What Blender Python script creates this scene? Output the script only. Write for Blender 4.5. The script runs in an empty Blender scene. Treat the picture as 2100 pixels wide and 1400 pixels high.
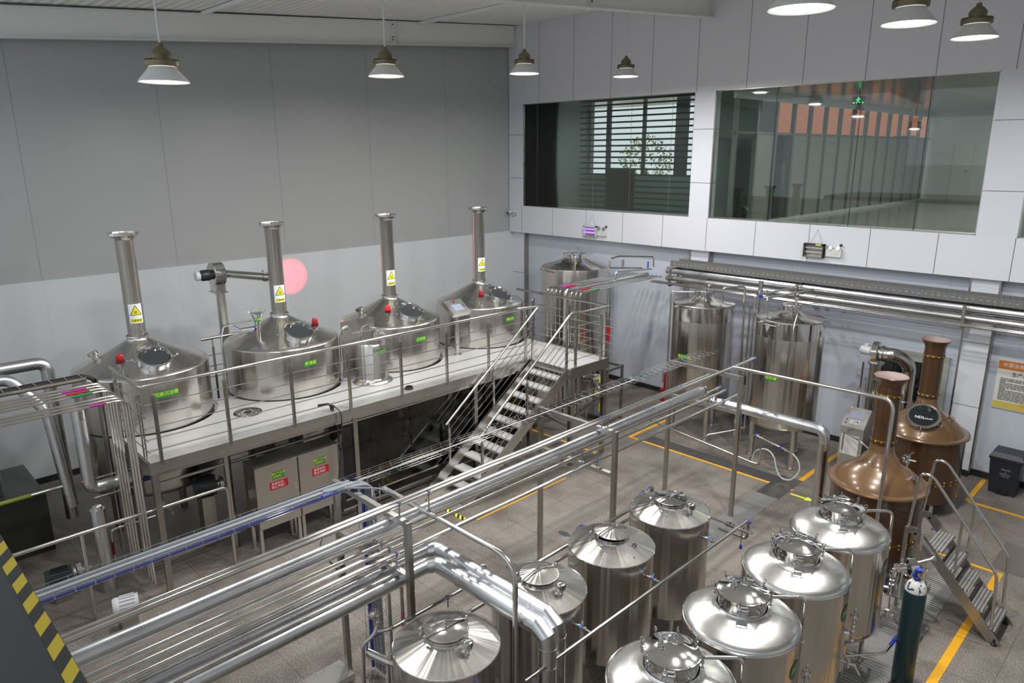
import bpy, bmesh, math, random
from mathutils import Vector, Matrix
PI = math.pi
random.seed(7)
SC = bpy.context.scene
COL = SC.collection

# ------------------------------------------------------------ camera, world, exposure
cam_d = bpy.data.cameras.new('camera'); cam = bpy.data.objects.new('camera', cam_d); COL.objects.link(cam)
yaw, pit, rol = math.radians(45.327), math.radians(14.649), math.radians(-0.273)
fw = Vector((-math.sin(yaw) * math.cos(pit), math.cos(yaw) * math.cos(pit), -math.sin(pit)))
rt = fw.cross(Vector((0, 0, 1))).normalized(); up = rt.cross(fw)
rt, up = rt * math.cos(rol) + up * math.sin(rol), -rt * math.sin(rol) + up * math.cos(rol)
cam.matrix_world = Matrix(((rt.x, up.x, -fw.x, 0), (rt.y, up.y, -fw.y, 0), (rt.z, up.z, -fw.z, 6.0), (0, 0, 0, 1)))
cam_d.sensor_width = 36; cam_d.lens = 1470.4 / 2100 * 36; cam_d.clip_start = 0.05; cam_d.clip_end = 200
SC.camera = cam
SC.view_settings.view_transform = 'Standard'; SC.view_settings.look = 'None'
SC.view_settings.gamma = 1; SC.view_settings.exposure = 0.0; SC.view_settings.use_curve_mapping = False
world = bpy.data.worlds.new('world'); SC.world = world; world.use_nodes = True
bgn = world.node_tree.nodes['Background']; bgn.inputs[0].default_value = (0.80, 0.87, 0.95, 1); bgn.inputs[1].default_value = 1.15
LAMP_W = 178.0


def area_light(name, loc, rot, size, power, colour=(1, 1, 1), shape='RECTANGLE', size_y=None, parent=None, spread=None):
    d = bpy.data.lights.new(name, 'AREA'); d.shape = shape; d.size = size
    if size_y: d.size_y = size_y
    d.energy = power; d.color = colour
    if spread: d.spread = spread
    o = bpy.data.objects.new(name, d); COL.objects.link(o); o.location = loc; o.rotation_euler = rot
    if parent: o.parent = parent
    return o


# daylight that enters the gallery behind the viewer and the wide windows of the far bay
area_light('gallery_daylight', (-5.5, -2.4, 6.4), (math.radians(-90), 0, PI), 9, 25, (0.86, 0.93, 1.0), 'RECTANGLE', 1.8)

# ------------------------------------------------------------ materials
MATS = {}


def new_mat(name):
    m = bpy.data.materials.new(name); m.use_nodes = True
    return m, m.node_tree, m.node_tree.nodes['Principled BSDF']


def plain(name, col, rough=0.5, metal=0.0, emit=None, estr=0.0, spec=None, trans=0.0, alpha=None, coat=0.0):
    m, nt, b = new_mat(name)
    b.inputs['Base Color'].default_value = (*col, 1); b.inputs['Roughness'].default_value = rough
    b.inputs['Metallic'].default_value = metal
    if emit: b.inputs['Emission Color'].default_value = (*emit, 1); b.inputs['Emission Strength'].default_value = estr
    if spec is not None: b.inputs['Specular IOR Level'].default_value = spec
    if trans: b.inputs['Transmission Weight'].default_value = trans
    if alpha is not None: b.inputs['Alpha'].default_value = alpha
    if coat: b.inputs['Coat Weight'].default_value = coat; b.inputs['Coat Roughness'].default_value = 0.1
    MATS[name] = m
    return m


def N(nt, t, **kw):
    n = nt.nodes.new(t)
    for k, v in kw.items(): setattr(n, k, v)
    return n


def ramp(nt, fac, stops):
    r = N(nt, 'ShaderNodeValToRGB'); e = r.color_ramp.elements
    while len(e) < len(stops): e.new(0.5)
    for i, (p, c) in enumerate(stops): e[i].position = p; e[i].color = (*c, 1)
    nt.links.new(fac, r.inputs[0]); return r.outputs[0]


def steel(name, base, r0, r1, streak=0.0, mode='z', freq=6.0, scratch=0.0):
    """sheet steel; the rolled or polished sheet waves around the tank (mode 'ang') or along one axis"""
    m, nt, b = new_mat(name); L = nt.links.new
    b.inputs['Metallic'].default_value = 1.0
    tc = N(nt, 'ShaderNodeTexCoord')
    n2 = N(nt, 'ShaderNodeTexNoise'); n2.inputs['Scale'].default_value = 2.5; n2.inputs['Detail'].default_value = 4
    mp2 = N(nt, 'ShaderNodeMapping'); mp2.inputs['Scale'].default_value = (1, 1, .15) if mode == 'ang' else (1, 1, 1); L(tc.outputs['Object'], mp2.inputs[0]); L(mp2.outputs[0], n2.inputs['Vector'])
    mr = N(nt, 'ShaderNodeMapRange'); mr.inputs[1].default_value = 0.3; mr.inputs[2].default_value = 0.7
    mr.inputs[3].default_value = r0; mr.inputs[4].default_value = r1
    L(n2.outputs[0], mr.inputs[0]); L(mr.outputs[0], b.inputs['Roughness'])
    c = ramp(nt, n2.outputs[0], [(0.3, tuple(x * 0.92 for x in base)), (0.7, base)])
    L(c, b.inputs['Base Color'])
    if streak:
        if mode == 'ang':
            sp = N(nt, 'ShaderNodeSeparateXYZ'); L(tc.outputs['Object'], sp.inputs[0])
            at = N(nt, 'ShaderNodeMath', operation='ARCTAN2'); L(sp.outputs[1], at.inputs[0]); L(sp.outputs[0], at.inputs[1])
            cb = N(nt, 'ShaderNodeCombineXYZ'); L(at.outputs[0], cb.inputs[0])
            z = N(nt, 'ShaderNodeMath', operation='MULTIPLY'); L(sp.outputs[2], z.inputs[0]); z.inputs[1].default_value = 0.01
            L(z.outputs[0], cb.inputs[2]); vec = cb.outputs[0]
        else:
            mp = N(nt, 'ShaderNodeMapping'); L(tc.outputs['Object'], mp.inputs[0])
            mp.inputs['Scale'].default_value = {'z': (1, 1, 0.05), 'x': (0.05, 1, 1), 'y': (1, 0.05, 1)}[mode]; vec = mp.outputs[0]
        ns = N(nt, 'ShaderNodeTexNoise'); ns.inputs['Scale'].default_value = freq; ns.inputs['Detail'].default_value = 1.5
        ns.inputs['Roughness'].default_value = 0.55
        L(vec, ns.inputs['Vector'])
        bp = N(nt, 'ShaderNodeBump'); bp.inputs['Strength'].default_value = streak; bp.inputs['Distance'].default_value = 0.05
        L(ns.outputs[0], bp.inputs['Height']); L(bp.outputs[0], b.inputs['Normal'])
    MATS[name] = m
    return m


STEEL_TANK = steel('tank_steel', (0.60, 0.575, 0.535), 0.17, 0.25, 0.32, 'ang', 5.0)
STEEL_CONE = steel('cone_steel', (0.63, 0.61, 0.575), 0.20, 0.30, 0.22, 'ang', 3.5)
STEEL_DOME = steel('dome_steel', (0.72, 0.71, 0.69), 0.24, 0.30, 0.03, 'ang', 3.0)
STEEL_SATIN = steel('satin_steel', (0.64, 0.63, 0.61), 0.24, 0.34, 0.0)
STEEL = steel('pipe_steel', (0.66, 0.64, 0.61), 0.14, 0.24, 0.0)
CHROME = steel('polished_steel', (0.74, 0.73, 0.72), 0.05, 0.12, 0.0)
STEEL_DARK = steel('frame_steel', (0.44, 0.42, 0.38), 0.25, 0.40, 0.0)
CLAD = steel('cladding_sheet', (0.70, 0.71, 0.73), 0.24, 0.36, 0.1, 'y', 5.0)
DECKM = plain('deck_sheet', (0.50, 0.50, 0.495), 0.42, 0.3)
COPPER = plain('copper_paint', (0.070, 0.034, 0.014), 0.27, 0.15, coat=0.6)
COPPER_LIT = plain('copper_paint_lit', (0.145, 0.080, 0.036), 0.27, 0.15, coat=0.6)  # same copper paint lightened, lamp light on the tops put into the colour
COPPER_IN = plain('copper_inside', (0.27, 0.205, 0.185), 0.6)
BRASS = plain('brass', (0.85, 0.66, 0.28), 0.2, 1.0)
GOLDAL = plain('bronze_housing', (0.16, 0.14, 0.08), 0.45, 0.4)
WHITE = plain('white_enamel', (0.62, 0.62, 0.60), 0.4)
LIGHTGREY = plain('light_grey_paint', (0.55, 0.56, 0.58), 0.5)
GLOW = plain('lamp_glow', (1, 1, 1), 0.5, emit=(1, 0.98, 0.95), estr=6.0)
BLACK = plain('black_rubber', (0.012, 0.012, 0.013), 0.5)
BLACKGLASS = plain('dark_glass', (0.012, 0.016, 0.017), 0.06)
SIGHT = plain('sight_glass', (0.035, 0.04, 0.043), 0.12)
RED = plain('red_dome', (0.35, 0.006, 0.012), 0.12, coat=0.5)
REDLIT = plain('red_dome_lit', (0.5, 0.01, 0.015), 0.12, emit=(1, 0.02, 0.02), estr=0.8)
REDDARK = plain('dark_red_base', (0.12, 0.008, 0.012), 0.3)
REDPAINT = plain('red_paint', (0.32, 0.012, 0.015), 0.3)
BLUE = plain('blue_plastic', (0.02, 0.05, 0.42), 0.35)
BLUELT = plain('light_blue_knob', (0.10, 0.25, 0.75), 0.3)
GREEN = plain('green_sticker', (0.01, 0.20, 0.045), 0.45)
GREENDK = plain('deep_green_sticker', (0.008, 0.13, 0.045), 0.4)
YELLOWTXT = plain('yellow_print', (0.72, 0.80, 0.03), 0.5)
REDSTK = plain('red_sticker', (0.42, 0.01, 0.02), 0.45)
WHITETXT = plain('white_print', (0.85, 0.85, 0.85), 0.5)
YELLOW = plain('warning_yellow', (0.72, 0.74, 0.02), 0.45)
STICKW = plain('white_sticker', (0.80, 0.80, 0.82), 0.45)
FLOORYEL = plain('floor_line_yellow', (0.80, 0.40, 0.01), 0.5)
GREYCAB = plain('grey_cable', (0.22, 0.24, 0.27), 0.5)
CYLTEAL = plain('teal_cylinder_paint', (0.012, 0.045, 0.055), 0.35)
BINM = plain('bin_plastic', (0.016, 0.018, 0.026), 0.45)
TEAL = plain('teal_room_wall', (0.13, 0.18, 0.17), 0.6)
PURPLE = plain('violet_tube', (0.4, 0.2, 0.9), 0.4, emit=(0.35, 0.15, 1.0), estr=2.2)
EXITG = plain('exit_green', (0.0, 0.3, 0.1), 0.4, emit=(0.05, 1.0, 0.35), estr=1.2)
BASEB = plain('baseboard_dark', (0.018, 0.02, 0.02), 0.4)
GLASSM = plain('clear_glass', (1, 1, 1), 0.02, trans=1.0)
LCD = plain('screen_blue_grey', (0.26, 0.29, 0.36), 0.25)


def mat_floor():
    m, nt, b = new_mat('terrazzo_floor'); L = nt.links.new
    tc = N(nt, 'ShaderNodeTexCoord')
    n1 = N(nt, 'ShaderNodeTexNoise'); n1.inputs['Scale'].default_value = 60; n1.inputs['Detail'].default_value = 3; n1.inputs['Roughness'].default_value = 0.8
    n2 = N(nt, 'ShaderNodeTexNoise'); n2.inputs['Scale'].default_value = 0.9; n2.inputs['Detail'].default_value = 6; n2.inputs['Roughness'].default_value = 0.65
    n3 = N(nt, 'ShaderNodeTexNoise'); n3.inputs['Scale'].default_value = 1.6; n3.inputs['Detail'].default_value = 5
    for n in (n1, n2, n3): L(tc.outputs['Object'], n.inputs['Vector'])
    c1 = ramp(nt, n1.outputs[0], [(0.36, (0.09, 0.078, 0.066)), (0.48, (0.21, 0.186, 0.162)), (0.56, (0.275, 0.247, 0.22)), (0.66, (0.50, 0.465, 0.43))])
    c2 = ramp(nt, n2.outputs[0], [(0.36, (0.58, 0.56, 0.54)), (0.58, (1.0, 1.0, 1.0))])
    mx = N(nt, 'ShaderNodeMix', data_type='RGBA', blend_type='MULTIPLY'); mx.inputs[0].default_value = 1
    L(c1, mx.inputs[6]); L(c2, mx.inputs[7])
    rs = ramp(nt, n3.outputs[0], [(0.60, (0, 0, 0)), (0.72, (1, 1, 1))])
    mx2 = N(nt, 'ShaderNodeMix', data_type='RGBA'); sc = N(nt, 'ShaderNodeMath', operation='MULTIPLY'); L(rs, sc.inputs[0]); sc.inputs[1].default_value = 0.3
    L(sc.outputs[0], mx2.inputs[0]); L(mx.outputs[2], mx2.inputs[6]); mx2.inputs[7].default_value = (0.24, 0.16, 0.095, 1)
    # slab joints every 1.1 m
    br = N(nt, 'ShaderNodeTexBrick'); br.offset = 0; br.inputs['Scale'].default_value = 1; br.inputs['Brick Width'].default_value = 1.1
    br.inputs['Row Height'].default_value = 1.1; br.inputs['Mortar Size'].default_value = 0.006; br.inputs['Mortar Smooth'].default_value = 0.4
    br.inputs['Color1'].default_value = (1, 1, 1, 1); br.inputs['Color2'].default_value = (0.93, 0.92, 0.91, 1); br.inputs['Mortar'].default_value = (0.55, 0.54, 0.53, 1)
    L(tc.outputs['Object'], br.inputs['Vector'])
    mx3 = N(nt, 'ShaderNodeMix', data_type='RGBA', blend_type='MULTIPLY'); mx3.inputs[0].default_value = 1
    L(mx2.outputs[2], mx3.inputs[6]); L(br.outputs[0], mx3.inputs[7]); L(mx3.outputs[2], b.inputs['Base Color'])
    rr = N(nt, 'ShaderNodeMapRange'); rr.inputs[3].default_value = 0.35; rr.inputs[4].default_value = 0.65; L(n2.outputs[0], rr.inputs[0]); L(rr.outputs[0], b.inputs['Roughness'])
    return m


def mat_panels(name, col, axis, x0, per, hz=(), seam=(0.10, 0.10, 0.11), rough=0.35):
    """white wall cladding panels with thin dark joints at x0 + k*per along one axis and at heights hz"""
    m, nt, b = new_mat(name); L = nt.links.new
    g = N(nt, 'ShaderNodeNewGeometry'); sp = N(nt, 'ShaderNodeSeparateXYZ'); L(g.outputs['Position'], sp.inputs[0])
    a = N(nt, 'ShaderNodeMath', operation='SUBTRACT'); L(sp.outputs[axis], a.inputs[0]); a.inputs[1].default_value = x0 - per / 2 - 100 * per
    w = N(nt, 'ShaderNodeMath', operation='MODULO'); L(a.outputs[0], w.inputs[0]); w.inputs[1].default_value = per
    s = N(nt, 'ShaderNodeMath', operation='SUBTRACT'); L(w.outputs[0], s.inputs[0]); s.inputs[1].default_value = per / 2
    ab = N(nt, 'ShaderNodeMath', operation='ABSOLUTE'); L(s.outputs[0], ab.inputs[0])
    lt = N(nt, 'ShaderNodeMath', operation='LESS_THAN'); L(ab.outputs[0], lt.inputs[0]); lt.inputs[1].default_value = 0.006
    fac = lt.outputs[0]
    for h in hz:
        q = N(nt, 'ShaderNodeMath', operation='SUBTRACT'); L(sp.outputs[2], q.inputs[0]); q.inputs[1].default_value = h
        q2 = N(nt, 'ShaderNodeMath', operation='ABSOLUTE'); L(q.outputs[0], q2.inputs[0])
        q3 = N(nt, 'ShaderNodeMath', operation='LESS_THAN'); L(q2.outputs[0], q3.inputs[0]); q3.inputs[1].default_value = 0.006
        q4 = N(nt, 'ShaderNodeMath', operation='MAXIMUM'); L(fac, q4.inputs[0]); L(q3.outputs[0], q4.inputs[1]); fac = q4.outputs[0]
    mx = N(nt, 'ShaderNodeMix', data_type='RGBA'); L(fac, mx.inputs[0]); mx.inputs[6].default_value = (*col, 1); mx.inputs[7].default_value = (*seam, 1)
    L(mx.outputs[2], b.inputs['Base Color']); b.inputs['Roughness'].default_value = rough
    return m


def mat_ribs(name, col, axis, per, strength=0.5, rough=0.5):
    m, nt, b = new_mat(name); L = nt.links.new
    g = N(nt, 'ShaderNodeNewGeometry'); sp = N(nt, 'ShaderNodeSeparateXYZ'); L(g.outputs['Position'], sp.inputs[0])
    a = N(nt, 'ShaderNodeMath', operation='MULTIPLY'); L(sp.outputs[axis], a.inputs[0]); a.inputs[1].default_value = 2 * PI / per
    s = N(nt, 'ShaderNodeMath', operation='SINE'); L(a.outputs[0], s.inputs[0])
    bp = N(nt, 'ShaderNodeBump'); bp.inputs['Strength'].default_value = strength; bp.inputs['Distance'].default_value = 0.02
    L(s.outputs[0], bp.inputs['Height']); L(bp.outputs[0], b.inputs['Normal'])
    b.inputs['Base Color'].default_value = (*col, 1); b.inputs['Roughness'].default_value = rough
    return m


def mat_stripes(name, c1, c2, per, shear=1.45, phase=0.0):
    m, nt, b = new_mat(name); L = nt.links.new
    tc = N(nt, 'ShaderNodeTexCoord'); sp = N(nt, 'ShaderNodeSeparateXYZ'); L(tc.outputs['Object'], sp.inputs[0])
    q = N(nt, 'ShaderNodeMath', operation='MULTIPLY_ADD'); L(sp.outputs[1], q.inputs[0]); q.inputs[1].default_value = shear; L(sp.outputs[0], q.inputs[2])
    q2 = N(nt, 'ShaderNodeMath', operation='ADD'); L(q.outputs[0], q2.inputs[0]); q2.inputs[1].default_value = phase
    a = N(nt, 'ShaderNodeMath', operation='MULTIPLY'); L(q2.outputs[0], a.inputs[0]); a.inputs[1].default_value = 2 * PI / per
    s = N(nt, 'ShaderNodeMath', operation='SINE'); L(a.outputs[0], s.inputs[0])
    gt = N(nt, 'ShaderNodeMath', operation='GREATER_THAN'); L(s.outputs[0], gt.inputs[0]); gt.inputs[1].default_value = 0
    mx = N(nt, 'ShaderNodeMix', data_type='RGBA'); L(gt.outputs[0], mx.inputs[0]); mx.inputs[6].default_value = (*c1, 1); mx.inputs[7].default_value = (*c2, 1)
    L(mx.outputs[2], b.inputs['Base Color']); b.inputs['Roughness'].default_value = 0.4
    return m


def mat_speckle(name, c1, c2, scale, lo=0.55, hi=0.6, rough=0.4):
    m, nt, b = new_mat(name); L = nt.links.new
    tc = N(nt, 'ShaderNodeTexCoord'); n = N(nt, 'ShaderNodeTexNoise'); n.inputs['Scale'].default_value = scale; n.inputs['Detail'].default_value = 3
    L(tc.outputs['Object'], n.inputs['Vector']); L(ramp(nt, n.outputs[0], [(lo, c1), (hi, c2)]), b.inputs['Base Color'])
    b.inputs['Roughness'].default_value = rough
    return m


# ------------------------------------------------------------ mesh helpers
class G:
    def __init__(s): s.bm = bmesh.new()

    def box(s, x0, x1, y0, y1, z0, z1, M=None):
        vs = [s.bm.verts.new((x, y, z)) for x in (x0, x1) for y in (y0, y1) for z in (z0, z1)]
        if M is not None:
            for v in vs: v.co = M @ v.co
        for f in ((0, 1, 3, 2), (4, 6, 7, 5), (0, 4, 5, 1), (2, 3, 7, 6), (0, 2, 6, 4), (1, 5, 7, 3)):
            s.bm.faces.new([vs[i] for i in f])
        return s

    def bar(s, a, b, w, h, up=(0, 0, 1)):
        a, b = Vector(a), Vector(b); d = b - a; L = d.length; d.normalize()
        u = Vector(up); r = d.cross(u)
        if r.length < 1e-4: r = d.cross(Vector((1, 0, 0)))
        r.normalize(); u = r.cross(d)
        M = Matrix(((d.x, r.x, u.x, a.x), (d.y, r.y, u.y, a.y), (d.z, r.z, u.z, a.z), (0, 0, 0, 1)))
        return s.box(0, L, -w / 2, w / 2, -h / 2, h / 2, M)

    def tube(s, pts, r, seg=12, bend=0.0, cap=True, radii=None):
        P = [Vector(p) for p in pts]
        if bend and len(P) > 2:
            Q = [P[0]]
            for i in range(1, len(P) - 1):
                a, b, c = P[i - 1], P[i], P[i + 1]
                d1, d2 = (a - b), (c - b); k = min(bend, d1.length * 0.49, d2.length * 0.49)
                p1, p2 = b + d1.normalized() * k, b + d2.normalized() * k
                n = 5
                for j in range(n + 1):
                    t = j / n; Q.append(p1 * (1 - t) ** 2 + b * 2 * t * (1 - t) + p2 * t * t)
            Q.append(P[-1]); P = Q
        T = []
        for i in range(len(P)):
            a = P[max(i - 1, 0)]; c = P[min(i + 1, len(P) - 1)]; T.append((c - a).normalized())
        u = T[0].orthogonal().normalized(); rings = []
        for i, p in enumerate(P):
            u = (u - T[i] * u.dot(T[i])).normalized(); v = T[i].cross(u)
            rr = radii[i] if radii else r
            if 0 < i < len(P) - 1:
                d1, d2 = (P[i] - P[i - 1]).normalized(), (P[i + 1] - P[i]).normalized()
                ch = max(d1.dot(T[i]), 0.5)
            else: ch = 1
            rings.append([s.bm.verts.new(p + (u * math.cos(2 * PI * k / seg) + v * math.sin(2 * PI * k / seg)) * rr) for k in range(seg)])
        for a, b in zip(rings, rings[1:]):
            for k in range(seg): s.bm.faces.new((a[k], a[(k + 1) % seg], b[(k + 1) % seg], b[k]))
        if cap: s.bm.faces.new(rings[0][::-1]); s.bm.faces.new(rings[-1])
        return s

    def lathe(s, prof, seg=48, M=None, cap0=False, cap1=False):
        """prof: (radius, height) pairs turned about z"""
        M = M or Matrix(); rings = []
        for r, z in prof:
            if r < 1e-5: rings.append([s.bm.verts.new(M @ Vector((0, 0, z)))])
            else: rings.append([s.bm.verts.new(M @ Vector((r * math.cos(2 * PI * k / seg), r * math.sin(2 * PI * k / seg), z))) for k in range(seg)])
        for a, b in zip(rings, rings[1:]):
            if len(a) == 1 and len(b) == 1: continue
            for k in range(seg):
                k2 = (k + 1) % seg
                if len(a) == 1: s.bm.faces.new((a[0], b[k2], b[k]))
                elif len(b) == 1: s.bm.faces.new((a[k], a[k2], b[0]))
                else: s.bm.faces.new((a[k], a[k2], b[k2], b[k]))
        if cap0 and len(rings[0]) > 1: s.bm.faces.new(rings[0][::-1])
        if cap1 and len(rings[-1]) > 1: s.bm.faces.new(rings[-1])
        return s

    def torus(s, R, r, M=None, seg=20, sub=6, a0=0, a1=2 * PI):
        full = abs(a1 - a0 - 2 * PI) < 1e-3
        n = seg; pts = [((math.cos(a0 + (a1 - a0) * i / n)) * R, math.sin(a0 + (a1 - a0) * i / n) * R, 0) for i in range(n + (0 if full else 1))]
        M = M or Matrix(); rings = []
        for i, p in enumerate(pts):
            a = a0 + (a1 - a0) * i / n; o = Vector((math.cos(a), math.sin(a), 0))
            rings.append([s.bm.verts.new(M @ (Vector(p) + o * r * math.cos(2 * PI * k / sub) + Vector((0, 0, r * math.sin(2 * PI * k / sub))))) for k in range(sub)])
        prs = list(zip(rings, rings[1:] + ([rings[0]] if full else [])))
        for a, b in prs[:len(rings) if full else len(rings) - 1]:
            for k in range(sub): s.bm.faces.new((a[k], b[k], b[(k + 1) % sub], a[(k + 1) % sub]))
        return s

    def ball(s, c, r, seg=12, sz=1.0):
        n = 6; return s.lathe([(r * math.sin(PI * i / n) if 0 < i < n else 0, -r * sz * math.cos(PI * i / n)) for i in range(n + 1)], seg, Matrix.Translation(c))

    def out(s, name, mat, parent=None, world=True, smooth=True, bevel=0.0, sharp=38):
        bm = s.bm
        if bevel:
            es = [e for e in bm.edges if len(e.link_faces) == 2 and e.calc_face_angle(0) > 0.6]
            bmesh.ops.bevel(bm, geom=es, offset=bevel, segments=2, affect='EDGES', clamp_overlap=True)
        bmesh.ops.recalc_face_normals(bm, faces=bm.faces)
        if parent is not None and world:
            o = ROOTPOS.get(root_of(parent).name, Vector())
            bmesh.ops.translate(bm, verts=bm.verts, vec=-o)
        if smooth:
            for f in bm.faces: f.smooth = True
            for e in bm.edges:
                if len(e.link_faces) == 2 and e.calc_face_angle(0) > math.radians(sharp): e.smooth = False
        me = bpy.data.meshes.new(name); bm.to_mesh(me); bm.free(); me.materials.append(mat)
        ob = bpy.data.objects.new(name, me); COL.objects.link(ob)
        if parent is not None: ob.parent = parent
        return ob


ROOTPOS = {}


def root_of(o):
    while o.parent: o = o.parent
    return o


def thing(name, label, cat, loc=(0, 0, 0), group=None):
    o = bpy.data.objects.new(name, None); COL.objects.link(o); o.location = loc; o.empty_display_size = 0.1
    ROOTPOS[o.name] = Vector(loc); o['label'] = label; o['category'] = cat
    if group: o['group'] = group
    return o


def tag(o, label, cat, group=None):
    o['label'] = label; o['category'] = cat
    if group: o['group'] = group
    return o


def struct(o): o['kind'] = 'structure'; return o


def place(o, loc):
    """move a one-mesh thing's origin to loc, keeping its shape where it is"""
    v = Vector(loc); o.data.transform(Matrix.Translation(-v)); o.location = v; return o


def clone(root, loc, label=None, rz=None):
    r = root.copy(); COL.objects.link(r); r.location = loc; ROOTPOS[r.name] = Vector(loc)
    if label: r['label'] = label
    if rz is not None: r.rotation_euler.z = rz
    for ch in root.children:
        c = ch.copy(); COL.objects.link(c); c.parent = r
        for g in ch.children:
            d = g.copy(); COL.objects.link(d); d.parent = c
    return r


def frame(origin, xdir, normal):
    x = Vector(xdir).normalized(); n = Vector(normal).normalized(); y = n.cross(x).normalized(); x = y.cross(n)
    o = Vector(origin)
    return Matrix(((x.x, y.x, n.x, o.x), (x.y, y.y, n.y, o.y), (x.z, y.z, n.z, o.z), (0, 0, 0, 1)))


def text_bm(body, size, wrap=None):
    cu = bpy.data.curves.new('lettering', 'FONT'); cu.body = body; cu.size = size; cu.align_x = 'CENTER'; cu.align_y = 'CENTER'
    cu.resolution_u = 2; cu.space_line = 1.1
    ob = bpy.data.objects.new('lettering', cu); COL.objects.link(ob)
    dg = bpy.context.evaluated_depsgraph_get(); dg.update()
    me = bpy.data.meshes.new_from_object(ob.evaluated_get(dg)); COL.objects.unlink(ob); bpy.data.objects.remove(ob)
    g = G(); g.bm.from_mesh(me); bpy.data.meshes.remove(me)
    return g


def flat_text(parent, name, body, size, M, mat):
    g = text_bm(body, size)
    for v in g.bm.verts: v.co = M @ Vector((v.co.x, v.co.y, v.co.z + 0.001))
    return g.out(name, mat, parent, smooth=False)


def ry(cyl, u, v, off):
    cx, cy, r, a0, z0 = cyl; a = a0 + u / r; R = r + off
    return Vector((cx + R * math.cos(a), cy + R * math.sin(a), z0 + v))


def curved_label(parent, name, cyl, w, h, mat, off=0.002, disc=False, local=True):
    g = G(); nx = 10
    if disc:
        c = g.bm.verts.new(ry(cyl, 0, 0, off)); ring = [g.bm.verts.new(ry(cyl, w / 2 * math.cos(2 * PI * k / 24), h / 2 * math.sin(2 * PI * k / 24), off)) for k in range(24)]
        for k in range(24): g.bm.faces.new((c, ring[k], ring[(k + 1) % 24]))
    else:
        gr = [[g.bm.verts.new(ry(cyl, -w / 2 + w * i / nx, -h / 2 + h * j, off)) for j in (0, 1)] for i in range(nx + 1)]
        for i in range(nx): g.bm.faces.new((gr[i][0], gr[i + 1][0], gr[i + 1][1], gr[i][1]))
    return g.out(name, mat, parent, world=not local, smooth=False)


def curved_text(parent, name, body, size, cyl, mat, off=0.004, dv=0.0, slant=0.0):
    g = text_bm(body, size)
    for v in g.bm.verts: v.co = ry(cyl, v.co.x + v.co.y * slant, v.co.y + dv, off)
    return g.out(name, mat, parent, world=False, smooth=False)


def T(x, y, z): return Matrix.Translation((x, y, z))


def RX(a): return Matrix.Rotation(a, 4, 'X')


def RY(a): return Matrix.Rotation(a, 4, 'Y')


def RZ(a): return Matrix.Rotation(a, 4, 'Z')


def axis_M(p, d):
    """z axis turned to direction d at point p"""
    d = Vector(d).normalized(); return Matrix.Translation(p) @ d.to_track_quat('Z', 'Y').to_matrix().to_4x4()


# ============================================================ THE SETTING
XL, YB, YF = -15.15, 15.2, 14.9
FLOOR = mat_floor()
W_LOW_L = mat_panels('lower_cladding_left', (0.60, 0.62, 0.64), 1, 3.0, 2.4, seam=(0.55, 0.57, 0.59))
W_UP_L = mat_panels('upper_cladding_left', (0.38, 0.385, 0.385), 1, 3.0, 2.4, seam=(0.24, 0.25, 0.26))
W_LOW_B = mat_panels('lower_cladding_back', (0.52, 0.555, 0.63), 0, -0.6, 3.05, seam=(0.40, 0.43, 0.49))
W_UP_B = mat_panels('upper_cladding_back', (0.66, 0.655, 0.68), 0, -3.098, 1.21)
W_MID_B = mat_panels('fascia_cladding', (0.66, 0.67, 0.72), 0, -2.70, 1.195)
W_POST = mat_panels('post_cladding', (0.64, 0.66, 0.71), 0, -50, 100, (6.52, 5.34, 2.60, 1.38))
CEILM = mat_ribs('ribbed_ceiling_sheet', (0.86, 0.86, 0.84), 1, 0.20, 0.6)
GALM = plain('gallery_floor_dark', (0.028, 0.031, 0.032), 0.35)


def sbox(name, mat, *a, parent=None, bevel=0):
    o = G().box(*a).out(name, mat, parent, smooth=False, bevel=bevel)
    if parent is None: struct(o)
    return o


def ceil_z(y): return 9.38 - 0.08 * (14.9 - y)


sbox('floor', FLOOR, XL - .2, 5.2, .2, 15.4, -0.2, 0)
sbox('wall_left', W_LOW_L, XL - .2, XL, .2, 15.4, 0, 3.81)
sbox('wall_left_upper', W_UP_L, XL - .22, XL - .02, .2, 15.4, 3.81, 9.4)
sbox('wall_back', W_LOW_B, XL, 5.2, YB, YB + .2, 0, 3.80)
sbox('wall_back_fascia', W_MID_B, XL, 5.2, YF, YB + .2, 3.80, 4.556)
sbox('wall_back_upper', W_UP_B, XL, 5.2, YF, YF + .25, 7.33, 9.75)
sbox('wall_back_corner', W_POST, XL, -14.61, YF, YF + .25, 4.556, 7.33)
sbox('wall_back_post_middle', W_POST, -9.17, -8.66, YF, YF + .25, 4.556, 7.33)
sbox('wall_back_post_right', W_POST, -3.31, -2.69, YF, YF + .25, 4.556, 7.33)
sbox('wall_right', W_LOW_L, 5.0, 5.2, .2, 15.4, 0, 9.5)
sbox('wall_near', W_LOW_L, XL, 5.2, .2, .38, 0, 4.2)
for x0, x1, nm in ((-9.13, -8.65, 'trim_1'), (-3.29, -2.845, 'trim_2')):
    p = sbox(nm, W_POST, x0, x1, YB - .16, YB, 0.12, 3.80)
    for xx in (x0 - .025, x1 - .005): sbox('edge_profile', STEEL_DARK, xx, xx + .03, YB - .17, YB - .001, 0.12, 3.80, parent=p)
p = sbox('trim_3', W_POST, XL, -14.68, YB - .16, YB, 0.12, 3.80)
sbox('edge_profile', STEEL_DARK, -14.68, -14.655, YB - .17, YB - .001, 0.12, 3.80, parent=p)
sbox('baseboard_back', BASEB, -14.65, -9.16, YB - .03, YB, 0, .12)
sbox('baseboard_middle', BASEB, -9.15, -2.85, YB - .18, YB - .161, 0, .12)
sbox('baseboard_right', BASEB, -2.84, 5.0, YB - .03, YB, 0, .12)
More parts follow.
